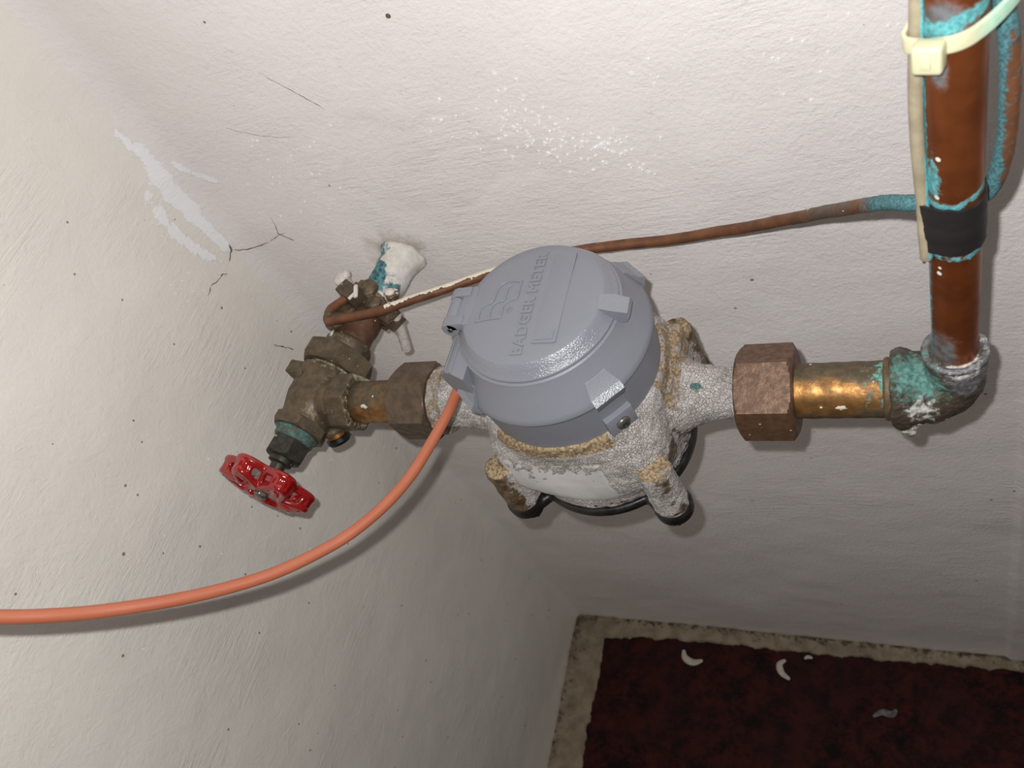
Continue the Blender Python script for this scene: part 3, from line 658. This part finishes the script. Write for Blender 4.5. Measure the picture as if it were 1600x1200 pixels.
sb = MB(); sb.tube([(RX+0.0115*math.cos(a), RY+0.0115*math.sin(a), MZ+0.0283+0.0007*noise.noise(Vector((math.cos(a)*3, math.sin(a)*3, 0)))-0.0012*math.sin(a)*0) for a in np.linspace(0, 2*math.pi, 49)[:-1]], 0.0017, 12, closed=True)
sb.build('solder_bead', M['elbow'], el, sharp=0, lump=(0.0004, 300), attrs={'verd': lambda co: 0.42*(co[:, 0] < RX-0.006), 'lime': lambda co: 0.22+0.22*(co[:, 0] > RX+0.002), 'solder': lambda co: np.full(len(co), 0.55)})

RR = 0.0088
def riser_verd(co):
    a = np.degrees(np.arctan2(co[:, 1]-RY, co[:, 0]-RX)); z = co[:, 2]   # -90 faces the camera, 180 is left
    left = np.clip(1-np.abs((a+360) % 360-186)/34, 0, 1)*np.where(z < 0.835, 0.75, 0.85)
    tie = np.clip(1-np.abs(z-(0.9385+0.0010*(a+90)/90*4))/0.006, 0, 1)*0.85
    tapeb = np.clip(1-np.abs(z-0.8675-0.0035*np.clip((a+90)/60, 0, 1))/0.0035, 0, 1)*0.8 + np.clip(1-np.abs(z-0.8415)/0.004, 0, 1)*0.72
    bulge = blob((RX-0.0075, RY-0.005, 0.878), 0.004, co, (1, 1, 2.6))*0.85
    return np.maximum(np.maximum(left, tie), np.maximum(tapeb, bulge))
MB_r = MB(); zs = np.linspace(MZ+0.018, 1.30, 300); MB_r.lathe((RX, RY, 0), (0,0,1), [(RR, z) for z in zs], 48)
rz = MB_r.build('copper_riser_pipe', M['copper'], None, org=(RX, RY, MZ+0.018), sharp=50, attrs={'verd': riser_verd,
    'dull': lambda co: np.maximum(np.maximum(blob((RX-0.004, RY-0.008, 0.938), 0.006, co, (1.2, 1, 1.2)), blob((RX-0.005, RY-0.008, 0.922), 0.004, co, (0.8, 1, 1.4))*0.9), blob((RX-0.005, RY-0.007, 0.782), 0.008, co, (0.8, 1, 1.6))*0.9)})
tag(rz, 'vertical copper riser pipe rising from the elbow, streaked with verdigris', 'pipe')

# ------------------------------------------------------------------ grounding wire (clamp, behind the meter, riser, up and out)
gw = [(0.1260,-0.0480,0.7685),(0.1200,-0.0515,0.7680),(0.1140,-0.0560,0.7672),(0.1075,-0.0595,0.7660),(0.1050,-0.0630,0.7640),(0.1058,-0.0670,0.7635),(0.1100,-0.0688,0.7642),(0.1260,-0.0670,0.7650),(0.1485,-0.062,0.7635),
      (0.1701,-0.054,0.7629),(0.1892,-0.045,0.7597),(0.2116,-0.035,0.7574),(0.2427,-0.028,0.7582),(0.2739,-0.024,0.759),(0.2954,-0.022,0.7574),(0.3264,-0.022,0.7576),(0.369,-0.03,0.7682),(0.4059,-0.05,0.7916),(0.4293,-0.075,0.8192),(0.4458,-0.095,0.8403),
      (0.4570,-0.1075,0.8508),(0.4698,-0.1075,0.8515),(0.4785,-0.1085,0.8520),(0.4813,-0.11,0.8567),(0.4837,-0.111,0.8662),(0.485,-0.112,0.8801),(0.4853,-0.112,0.8969),(0.4849,-0.112,0.9113),(0.4838,-0.112,0.9226),(0.4822,-0.112,0.9314),(0.480,-0.111,0.945),(0.480,-0.110,1.0),(0.480,-0.110,1.28)]
P = catmull(gw, 10)
P = [p + Vector((0, noise.noise(p*30), noise.noise(p*30+Vector((5,5,5)))))*0.0006 for p in P]
w = MB().tube(P, 0.0031, 16).build('grounding_wire', M['wire'], None, org=gw[0], sharp=0, lump=(0.00018, 300), attrs={
    'verd': lambda co: np.where(co[:, 0] > 0.40, np.where(co[:, 2] > 0.853, 0.62-0.9*np.clip((co[:, 0]-0.4835)/0.004, -0.3, 0.3)+0.25*np.clip((co[:, 2]-0.915)/0.01, 0, 1), 0.70*np.clip((co[:, 0]-0.425)/0.02, 0, 1)*(1.0)), 0),
    'dull': lambda co: 0.75*np.clip(1-np.abs(co[:, 0]-0.42)/0.03, 0, 1) + 0.7*np.clip(1-(co[:, 0]-0.100)/0.02, 0, 1),
    'paint': lambda co: np.where((co[:, 0] > 0.150) & (co[:, 0] < 0.235), 0.50*np.clip((co[:, 2]-np.interp(co[:, 0], [0.15, 0.17, 0.19, 0.2116, 0.2427], [0.7633, 0.7629, 0.7597, 0.7574, 0.7582])+0.35*(co[:, 1]-np.interp(co[:, 0], [0.1485, 0.17, 0.189, 0.2116, 0.2427], [-0.062, -0.054, -0.045, -0.035, -0.028])) )/0.0022, 0, 1.3), 0)})
tag(w, 'brown grounding wire running from the clamp behind the meter to the riser', 'wire')

# pale cable beside the riser, cut end under the tape
gc = [(0.4612,-0.123,1.28),(0.4610,-0.123,1.0),(0.4606,-0.1225,0.955),(0.4604,-0.122,0.9437),(0.4598,-0.122,0.9314),(0.4590,-0.122,0.911),(0.4590,-0.122,0.8903),(0.4598,-0.1225,0.8668),(0.4600,-0.124,0.852),(0.4603,-0.1245,0.8440),(0.4604,-0.1245,0.8390)]
pc = MB().tube(catmull(gc, 8), 0.0022, 14).build('pale_cable', M['pale_cable'], None, org=gc[-1], sharp=0, attrs={'verd': lambda co: 0.9*np.clip((co[:, 0]-0.4607)/0.0006, 0, 1)*(co[:, 2] > 0.80)})
tag(pc, 'thin pale cable running up the left side of the copper riser', 'cable')
ce = MB(); 
for (dx, dy) in ((-0.0006, -0.0004), (0.0007, -0.0002), (0.0001, 0.0007)): ce.tube([(0.4604+dx, -0.1245+dy, 0.8395), (0.4605+dx*1.6, -0.1247+dy*1.4, 0.8370)], 0.00055, 8)
ce.build('cut_end', M['pink'], pc, sharp=0)

# black tape band around riser, cable and wire
def tape_ring(off):
    c = []
    for a in np.linspace(0, 2*math.pi, 73)[:-1]:
        ca, sa = math.cos(a), math.sin(a)
        # support of riser (centre 0), cable (left) and wire (behind)
        k = max(RR, (-0.0090)*ca + (-0.0030)*sa + 0.0016, (0.0)*ca + 0.0122*sa + 0.0031)
        c.append((a, k+off))
    return c
tb = MB(); nz = 17; v = []; f = []; base = tape_ring(0.0009); n = len(base)
# convex outline from its support function
def outline(sup):
    out = []
    for i, (a, k) in enumerate(sup):
        k1 = sup[(i+1) % n][1]; k0 = sup[i-1][1]; dk = (k1-k0)/(2*2*math.pi/n)
        out.append((k*math.cos(a)-dk*math.sin(a), k*math.sin(a)+dk*math.cos(a)))
    return out
ol = outline([(a, sum(base[(i+j) % n][1] for j in range(-3, 4))/7+0.0002) for i, (a, k) in enumerate(base)])
lev = np.linspace(0.8440, 0.8665, nz)
for j, z in enumerate(lev):
    for i, (x, y) in enumerate(ol):
        e = 0.0003*noise.noise(Vector((x*300, y*300, 3.0))); q = 1.0 + (0.02 if 4 < j < 9 else 0) + 0.01*noise.noise(Vector((x*200, y*200, z*400)))
        edge = 0.0012*noise.noise(Vector((x*250, y*250, 1.0 + (j > nz/2)*7)))*(abs(2*j/(nz-1)-1)**4)
        v.append((RX+x*q, RY+y*q, z + e + edge + 0.0018*x/0.009*0.0))
f = [(j*n+i, j*n+(i+1) % n, (j+1)*n+(i+1) % n, (j+1)*n+i) for j in range(nz-1) for i in range(n)]
# inner return so the band has thickness
o2 = len(v)
for j in (0, nz-1):
    for i, (x, y) in enumerate(ol): p = v[j*n+i]; v.append((RX+(p[0]-RX)*0.9, RY+(p[1]-RY)*0.9, p[2]))
for i in range(n):
    i2 = (i+1) % n; f.append((i, o2+i, o2+i2, i2)); f.append(((nz-1)*n+i, (nz-1)*n+i2, o2+n+i2, o2+n+i))
tp = tb.add(v, f).build('tape_band', M['tape'], None, org=(RX, RY, 0.8440), sharp=40)
tag(tp, 'black electrical tape wrapped around the copper riser and cables', 'tape')

# yellowed cable tie
zt = thing('cable_tie', (RX, RY, 0.93), 'yellowed nylon cable tie binding wire and cable to the riser', 'cable tie')
pts = []
sup = []
for a in np.linspace(0, 2*math.pi, 73)[:-1]:
    ca, sa = math.cos(a), math.sin(a)
    sup.append((a, max(RR+0.0003, -0.0105*ca - 0.0025*sa + 0.0023, 0.0142*ca + 0.0080*sa + 0.0034) + 0.0006))
sup = [(a, sum(sup[(i+j) % n][1] for j in range(-3, 4))/7) for i, (a, k) in enumerate(sup)]
for (x, y) in outline(sup): pts.append((RX+x, RY+y, 0.9335 + 0.17*(x+0.004)+0.10*y))
MB().tube(pts, 0.001, 16, closed=True, flat=(0.0054, 0.0013), up=(0, 0, 1)).build('strap', M['tie'], zt, sharp=30, attrs={'verd': lambda co: np.clip((co[:, 0]-RX)/0.01, 0, 1)*0.7})
hd = MB(); hd.box((RX-0.0070, RY-0.0106, 0.9308), (0.0085, 0.0055, 0.0092), ((0.94, -0.34, 0.05), (0.34, 0.94, 0), (0, 0, 1)), 0.0014, 3); hd.build('head', M['tie'], zt, sharp=50, attrs={'verd': lambda co: np.zeros(len(co))})
hs = MB(); hs.box((RX-0.0080, RY-0.0133, 0.9308), (0.0030, 0.0008, 0.0042), ((0.94, -0.34, 0.05), (0.34, 0.94, 0), (0, 0, 1)), 0.0003); hs.build('pawl', M['tie'], zt, sharp=50, attrs={'verd': lambda co: np.zeros(len(co))})

# ------------------------------------------------------------------ left-hand union
ul = thing('union_coupling', (0.178, -0.12, MZ-0.024), 'dull dark bronze union nut and short pipe between shut-off valve and meter', 'pipe union', 'unions either side of the meter')
MB().hexnut((0.1735, -0.12, MZ), (1,0,0), 0.0405, 0.0265, Matrix.Rotation(math.radians(4), 3, 'X') @ Vector((0, -0.235, 0.355)), bore=0.0128).build('union_nut', M['nut_left'], ul, sharp=24)
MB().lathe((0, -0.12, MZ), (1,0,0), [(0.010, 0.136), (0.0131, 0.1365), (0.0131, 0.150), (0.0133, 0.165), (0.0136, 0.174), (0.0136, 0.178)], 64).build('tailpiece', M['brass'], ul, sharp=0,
    attrs={'dull': lambda co: 0.66 - 0.4*np.clip((-upq(co)-0.001)/0.006, 0, 1), 'verd': lambda co: np.full(len(co), 0.05)})  # shading put into the colour: upper side darker, lower side left gold

# ------------------------------------------------------------------ shut-off valve on the supply pipe
U = Vector((-0.2, -0.98, 0)).normalized(); V = Vector((0.98, -0.2, 0)).normalized(); ZZ = Vector((0,0,1)); W0 = Vector((0.131, 0, 0.746))
def ax(s, lat=0.0, up=0.0): return W0 + U*s + V*lat + ZZ*up
vcam = (CAM - ax(0.12)).normalized()
sv = thing('shutoff_valve', ax(0.118, 0, -0.022), 'tarnished bronze shut-off valve with a red wheel handle near the left wall', 'valve')
b = MB()
b.lathe(ax(0), U, [(0.010, 0.080), (0.0168, 0.0985), (0.0172, 0.1035), (0.0178, 0.106), (0.0192, 0.110), (0.0196, 0.116), (0.0190, 0.124), (0.0172, 0.131), (0.0160, 0.135), (0.0158, 0.139), (0.010, 0.141)], 64)
b.hexnut(ax(0.1025), U, 0.0385, 0.0085, Matrix.Rotation(math.radians(28), 3, U) @ vcam, cham=1.02)
b.box(ax(0.1085, -0.0105, 0.0120), (0.0215, 0.0095, 0.0125), (V, U, ZZ), 0.0012)
o = ax(0.1195); b.lathe((0, -0.12, MZ), (1,0,0), [(0.010, o.x-0.004), (0.0162, o.x), (0.0160, 0.126), (0.0158, 0.132)], 64)
b.hexnut((0.1262, -0.12, MZ), (1,0,0), 0.0330, 0.0145, Matrix.Rotation(math.radians(18), 3, 'X') @ Vector((0, -0.235, 0.355)), cham=1.05)
b.lathe(ax(0.127, 0.006, -0.008), (V*0.30 - ZZ*0.85 + U*0.40), [(0.0085, 0), (0.0085, 0.012)], 24)
lime = lambda co: 0.30 + 0.25*np.clip(1-np.abs(((co-np.array(W0))@np.array(U))-0.1005)/0.005, 0, 1) + 0.35*np.clip(1-np.abs(co[:, 0]-0.1425)/0.003, 0, 1)
z0 = lambda co: np.zeros(len(co))
b.build('valve_body', M['valve'], sv, remesh=0.0007, smooth=2, lump=(0.00025, 220), attrs={'verd': z0, 'lime': lime})
# raised oval maker's mark and drain cap
ov = MB(); oc = ax(0.1135, -0.0085, 0.0174); ov.tube([oc + V*0.0048*math.cos(a) + U*0.0028*math.sin(a) - ZZ*(0.0022*math.cos(a)*-1) for a in np.linspace(0, 2*math.pi, 33)[:-1]], 0.0004, 6, closed=True); ov.build('oval_mark', M['valve'], sv, sharp=0, attrs={'verd': z0, 'lime': z0})
dc = MB(); dd = (V*0.30 - ZZ*0.85 + U*0.40).normalized(); do_ = ax(0.127, 0.006, -0.008) + dd*0.0115
dc.lathe(do_, dd, [(0.004, 0), (0.0062, 0.0002), (0.0064, 0.0035)], 28); dc.build('drain_neck', M['brass'], sv, attrs={'dull': lambda co: np.full(len(co), 0.3), 'verd': z0})
dk = MB(); dk.lathe(do_ + dd*0.0035, dd, [(0.0050, 0), (0.0078, 0.0004), (0.0081, 0.0030), (0.0070, 0.0048), (0.002, 0.0052)], 28); dk.build('drain_cap', M['black'], sv)
# inlet nut
inn = MB(); inn.hexnut(ax(0.0855), U, 0.0425, 0.0145, Matrix.Rotation(math.radians(-4), 3, U) @ (vcam*1.0 + V*0.55), bore=0.0145, cham=0.99); inn.build('inlet_nut', M['valve'], sv, sharp=24, attrs={'verd': z0, 'lime': lambda co: np.full(len(co), 0.12)})
ik = MB(); ik.lathe(ax(0), U, [(0.011, 0.0745), (0.0150, 0.0755), (0.0162, 0.0785), (0.0160, 0.0858), (0.012, 0.087)], 48); ik.build('inlet_collar', M['valve'], sv, sharp=0, attrs={'verd': z0, 'lime': lambda co: np.full(len(co), 0.35)})
bn = MB(); bn.hexnut(ax(0.1385), U, 0.0322, 0.0075, Matrix.Rotation(math.radians(6), 3, U) @ (ZZ*1.0 + V*0.25), cham=1.02); bn.build('bonnet', M['valve'], sv, sharp=24, attrs={'verd': z0, 'lime': lambda co: np.full(len(co), 0.2)})
nk = MB(); nk.lathe(ax(0), U, [(0.010, 0.1455), (0.0142, 0.146), (0.0144, 0.1475), (0.0128, 0.1485), (0.0130, 0.1510), (0.0122, 0.1525)], 48); nk.build('bonnet_neck', M['valve'], sv, sharp=0, attrs={'verd': lambda co: np.full(len(co), 0.58), 'lime': lambda co: np.full(len(co), 0.15)})
pk = MB(); pk.hexnut(ax(0.1515), U, 0.0226, 0.0135, Matrix.Rotation(math.radians(-14), 3, U) @ (ZZ + V*0.1), cham=0.94, slope=1.2); pk.build('packing_nut', M['packing'], sv, sharp=24)
sm = MB(); sm.lathe(ax(0), U, [(0.004, 0.163), (0.0078, 0.1645), (0.0076, 0.1680), (0.0050, 0.1690), (0.0044, 0.1730), (0.0044, 0.1865)], 28); sm.build('stem', M['packing'], sv)
# wheel handle
HC = 0.184; hb = MB(); ph0 = math.radians(25)
def rim_pt(ph, s): 
    r = 0.0246 + 0.0036*math.cos(6*(ph-ph0)); return ax(HC+s, 0, 0) + (V*math.cos(ph) + ZZ*math.sin(ph))*r
n = 96
def rim_front(ph, s):
    r = 0.0218 + 0.0062*math.cos(6*(ph-ph0)); return ax(HC+s, 0, 0) + (V*math.cos(ph) + ZZ*math.sin(ph))*r
hb.tube([rim_pt(2*math.pi*i/n, -0.0046) for i in range(n)], 0.0027, 10, closed=True)
hb.tube([rim_front(2*math.pi*i/n, 0.0042-0.0012*math.cos(6*(2*math.pi*i/n-ph0))) for i in range(n)], 0.0022, 10, closed=True)
for k in range(6):
    for da in (-0.20, -0.1, 0.0, 0.1, 0.20): hb.tube([rim_pt(ph0+k*math.pi/3+da, -0.0046), rim_front(ph0+k*math.pi/3+da, 0.0032)], 0.0019, 8)
for k in range(6):   # flutes: finger hollows bridge down to the hub between the lobes
    a = ph0 + math.pi/6 + k*math.pi/3; d = V*math.cos(a) + ZZ*math.sin(a); t = U.cross(d)
    hb.tube([ax(HC+0.0015) + d*0.006, ax(HC+0.0030) + d*0.012, ax(HC+0.0050) + d*0.0160], [0.0032, 0.0026, 0.0026], 12); hb.tube([ax(HC+0.0050) + d*0.0160, ax(HC-0.0046) + d*0.0210], 0.0018, 10)
    a2 = ph0 + k*math.pi/3; d2 = V*math.cos(a2) + ZZ*math.sin(a2)
    hb.tube([ax(HC+0.0038) + d2*0.0185, ax(HC+0.0030) + d2*0.0245], [0.0024, 0.0034], 10)
hb.lathe(ax(HC), U, [(0.005, -0.008), (0.0075, -0.007), (0.0080, -0.001), (0.0115, 0.0005), (0.0115, 0.0028), (0.0085, 0.0042), (0.0075, 0.0048), (0.003, 0.0048)], 40)
wh = hb.build('wheel_handle', M['red'], sv, remesh=0.0006, smooth=8, attrs={'wear': lambda co: blob(ax(HC+0.005), 0.014, co)*0.72})
ws = MB(); ws.hexnut(ax(HC+0.0045), U, 0.0082, 0.0030, ZZ, cham=0.92, slope=1.2); ws.lathe(ax(HC+0.007), U, [(0.0030, 0), (0.0032, 0.0010), (0.0022, 0.0016), (0.0005, 0.0017)], 20); ws.build('handle_screw', M['steel'], wh, sharp=30)

# ------------------------------------------------------------------ supply pipe from the wall
SP = thing('supply_pipe', (W0.x, 0, W0.z-0.012), 'supply pipe leaving the wall, its root painted white with teal stains', 'pipe')
b = MB(); ss = np.linspace(-0.008, 0.082, 90)
b.lathe(ax(0), U, [(0.0122 + 0.0010*math.exp(-((s-0.012)/0.02)**2) + (0.0022*math.exp(-(s/0.006)**2)), s) for s in ss], 64)
def sdist(co): return (co-np.array(W0))@np.array(U)
b.build('pipe_body', M['supply'], SP, sharp=0, lump=(0.0007, 110), attrs={
    'paint': lambda co: np.clip(1.0-(sdist(co)-0.012)/0.060*0.9, 0, 1)*0.98,
    'teal': lambda co: np.maximum(np.maximum(blob(ax(0.0290, 0.0010, 0.0118), 0.0085, co, (0.7, 1.6, 1))*1.15, blob(ax(0.008, -0.009, 0.010), 0.0085, co)*0.80), blob(ax(0.030, 0.0115, 0.003), 0.008, co, (1, 1.4, 1))*0.72)})
cl = MB(); cl.lathe((W0.x, 0.002, W0.z), (0,-1,0), [(0.012, 0), (0.0165, 0.0015), (0.0155, 0.0040), (0.0140, 0.0062), (0.0125, 0.0075)], 48, warp=lambda r, h, t: r*(1+0.05*math.sin(3*t+1)+0.03*math.sin(5*t)))
cl.build('plaster_collar', M['supply'], SP, sharp=0, lump=(0.0010, 160), attrs={'paint': lambda co: np.full(len(co), 0.98), 'teal': lambda co: 0.50*(co[:, 0] < W0.x)*(co[:, 2] > W0.z)})

# ------------------------------------------------------------------ grounding clamp
gcmp = thing('grounding_clamp', ax(0.042, 0, -0.018), 'paint-spattered rusty grounding clamp with two screws on the supply pipe', 'clamp')
SK = (V*0.93 + U*0.36).normalized(); CU = SK.cross(ZZ).normalized()*-1     # skewed across the pipe
if CU.dot(U) < 0: CU = -CU
cc = ax(0.043)
def paintf(k): return {'paint': lambda co: np.full(len(co), k)}
def jaw(sgn, name, k):
    q = MB(); pl = []
    arc = [(-0.0270, 0.0030), (-0.0160, 0.0032)] + [(0.0165*math.cos(a), 0.0165*math.sin(a)) for a in np.linspace(math.pi*0.86, math.pi*0.14, 16)] + [(0.0160, 0.0032), (0.0285, 0.0030)]
    inn_ = [(0.0285, 0.0002), (0.0125, 0.0002)] + [(0.0127*math.cos(a), 0.0127*math.sin(a)) for a in np.linspace(math.pi*0.05, math.pi*0.95, 16)] + [(-0.0125, 0.0002), (-0.0270, 0.0002)]
    off = 0.0022*sgn
    poly = [cc + SK*x + ZZ*(sgn*z + off) - CU*0.006 for x, z in arc + inn_]
    n = len(poly); m = len(arc)
    v = poly + [p + CU*0.012 for p in poly]; f = [(i, (i+1) % n, n+(i+1) % n, n+i) for i in range(n)]
    for i in range(m-1):
        a, b_, c, d = i, i+1, n-2-i, n-1-i
        f.append((a, b_, c, d)); f.append((n+d, n+c, n+b_, n+a))
    return q.add(v, f).build(name, M['clamp'], gcmp, sharp=30, subdiv=1, lump=(0.0004, 260), attrs=paintf(k))
jaw(1, 'upper_jaw', 0.36); jaw(-1, 'lower_jaw', 0.22)
# raised hump and wire lug on the upper jaw
q = MB(); q.ball(cc + SK*0.004 + ZZ*0.0165 - CU*0.003, 0.0072, 14, (1.1, 1.0, 0.7)); q.ball(cc + SK*0.0135 + ZZ*0.0125 + CU*0.002, 0.0056, 12, (1.2, 1, 0.7)); q.build('hump', M['clamp'], gcmp, remesh=0.0006, smooth=3, lump=(0.0006, 260), attrs=paintf(0.28))
q = MB(); q.box((0.1200, -0.0490, 0.7675), (0.0165, 0.0105, 0.0120), (SK, CU, ZZ), 0.0012); q.build('wire_lug', M['nut_left'], gcmp, sharp=40)
q = MB(); q.box(Vector((0.1290, -0.0525, 0.7732)), (0.0110, 0.0028, 0.0018), (SK*0.8+CU*0.6, CU*0.8-SK*0.6, ZZ), 0.0008); q.box(Vector((0.1272, -0.0560, 0.7730)), (0.0022, 0.0062, 0.0014), (SK, CU, ZZ), 0.0005); q.build('paint_drip', M['painted_steel'], gcmp, sharp=40)
q = MB(); q.ball((0.1075, -0.0625, 0.7590), 0.0080, 14, (1.0, 1.15, 0.62)); q.box((0.1135, -0.0560, 0.7590), (0.016, 0.010, 0.008), (SK, CU, ZZ), 0.003); q.build('lug_tongue', M['clamp'], gcmp, remesh=0.0006, smooth=5, lump=(0.0006, 260), attrs=paintf(0.15))
# screws
tilt = (ZZ*0.97 + SK*0.20 + U*-0.10).normalized()
def screw(top, bottom, headr, name):
    top = Vector(top); bottom = Vector(bottom); a = (bottom-top); L = a.length; a.normalize()
    q = MB(); k = int(L/0.0011); q.lathe(top, a, [(0.0027 + (0.0009 if i % 2 else 0), i*L/k) for i in range(k)] + [(0.0020, L)], 20)
    return q.build(name, M['painted_steel'], gcmp, sharp=0), a
s1, a1 = screw(cc - SK*0.0235 + ZZ*0.0165, cc - SK*0.0235 - ZZ*0.014, 0, 'screw')
q = MB(); q.lathe(cc - SK*0.0238 + ZZ*0.0150, (ZZ*0.95 - SK*0.22 + CU*0.1), [(0.0050, 0), (0.0066, 0.0008), (0.0068, 0.0030), (0.0058, 0.0046), (0.0030, 0.0054), (0.0006, 0.0056)], 28); q.build('screw_head', M['painted_steel'], s1, sharp=0)
s2, a2 = screw((0.1490, -0.0480, 0.7660), (0.1372, -0.0580, 0.7150), 0, 'screw')
q = MB(); q.hexnut((0.1482, -0.0487, 0.7600), (Vector((0.1490, -0.0480, 0.7660))-Vector((0.1372, -0.0580, 0.7150))), 0.0098, 0.0040, U, cham=0.95); q.build('screw_nut', M['clamp'], s2, sharp=24, attrs=paintf(0.45))

# ------------------------------------------------------------------ dried paint splashes on the fittings
def splash(parent, p, nrm, r, seed):
    rnd = random.Random(seed); a, e1, e2 = frame(nrm); p = Vector(p); q = MB(); n = 14; v = []
    rad = [r*rnd.uniform(0.45, 1.25) for _ in range(n)]
    for (k, h) in ((1.0, -0.0006), (0.92, 0.0003), (0.5, 0.0006)):
        v += [p + (e1*math.cos(2*math.pi*i/n)*0.75 + e2*math.sin(2*math.pi*i/n)*1.25)*rad[i]*k + a*(h - (0.9*(rad[i]*k)**2/0.0268)) for i in range(n)]
    f = [(j*n+i, j*n+(i+1) % n, (j+1)*n+(i+1) % n, (j+1)*n+i) for j in range(2) for i in range(n)] + [tuple(range(2*n, 3*n))]
    q.add(v, f).build('paint_splash', M['chip'], parent, sharp=0)
def at_tail(x, sn): 
    c = math.sqrt(1-sn*sn); nv = Vector((0, -0.55*c+0.83*sn, 0.83*c+0.55*sn)); return Vector((x, -0.12, MZ)) + nv*0.0134, nv
for (par, x, sn, r, sd) in ((ur, 0.4225, -0.62, 0.0022, 3), (ur, 0.4140, -0.58, 0.0008, 4), (ur, 0.4370, 0.25, 0.0007, 8), (ul, 0.1535, -0.20, 0.0020, 5), (ul, 0.1600, 0.25, 0.0007, 6)):
    p, nv = at_tail(x, sn); splash(par, p, nv, r, sd)
splash(sv, ax(0.0790, -0.0035, 0.0158), (ZZ - V*0.2), 0.0026, 9)

# ------------------------------------------------------------------ orange cable
oc = [(0.2468,-0.1385,0.7985),(0.2440,-0.1425,0.7940),(0.2425,-0.1485,0.792),(0.2413,-0.159,0.7922),(0.2365,-0.1775,0.7919),(0.2314,-0.1962,0.793),(0.2251,-0.2139,0.7968),(0.2166,-0.2309,0.8025),(0.2083,-0.2441,0.8094),(0.1982,-0.2598,0.821),(0.1869,-0.2736,0.8347),(0.1762,-0.2865,0.8513),(0.165,-0.2982,0.8691),(0.1582,-0.3061,0.8841),(0.1518,-0.3125,0.8986),(0.145,-0.3198,0.9208),(0.138,-0.330,0.95),(0.132,-0.345,1.0)]
Pc = catmull(oc, 10)
oc_ = MB().tube(Pc, 0.0028, 20).build('orange_cable', M['orange'], None, org=oc[0], sharp=0)
tag(oc_, 'orange signal cable curving from the meter cover out to the left', 'cable')

# ------------------------------------------------------------------ paint chips on the floor
def chip(c, pts, w, label):
    P = catmull([(c[0]+x, c[1]+y, 0.0016+0.0012*abs(i-len(pts)/2)/len(pts)) for i, (x, y) in enumerate(pts)], 6); n = len(P)
    rr = [w*(0.25+0.75*math.sin(math.pi*(i+0.4)/(n+0.2))) for i in range(n)]
    v = []; f = []
    for i, p in enumerate(P):
        t = (P[min(i+1, n-1)]-P[max(i-1, 0)]).normalized(); s = Vector((-t.y, t.x, 0))
        for k in (-1, 0, 1): v.append(p + s*rr[i]*k + ZZ*(0.0004 if k == 0 else 0.0016*abs(k)))
        for k in (1, 0, -1): v.append(p + s*rr[i]*k*0.95 + ZZ*(-0.0004 if k == 0 else 0.0008*abs(k)))
    for i in range(n-1):
        for k in range(6): f.append((i*6+k, i*6+(k+1) % 6, (i+1)*6+(k+1) % 6, (i+1)*6+k))
    f += [tuple(range(6)), tuple(reversed(range((n-1)*6, n*6)))]
    o = MB().add(v, f).build('paint_chip', M['chip'], None, org=(c[0], c[1], 0.0005), sharp=0)
    return tag(o, label, 'paint chip', 'paint chips on the floor')
chip((0.1685, -0.0432), [(-0.012, 0.010), (-0.009, 0.000), (0.002, -0.005), (0.014, -0.001)], 0.0045, 'curled white paint chip on the maroon floor, nearest the corner')
chip((0.2838, -0.0417), [(0.002, 0.010), (-0.005, 0.004), (-0.002, -0.006), (0.008, -0.013)], 0.0040, 'hook-shaped white paint chip on the floor below the right union nut')
chip((0.3120, -0.0265), [(-0.004, -0.001), (0.000, 0.002), (0.005, 0.001)], 0.0022, 'tiny white paint chip on the floor beside the back cement strip')
chip((0.4008, -0.0794), [(-0.014, -0.006), (-0.004, 0.000), (0.006, -0.001), (0.011, 0.005)], 0.0040, 'ragged greyish paint chip farthest right on the maroon floor').data.materials[0] = weathered('grey paint chip', (128, 130, 130), (84, 82, 82), 260, 0, (0.7, 0.8), ())
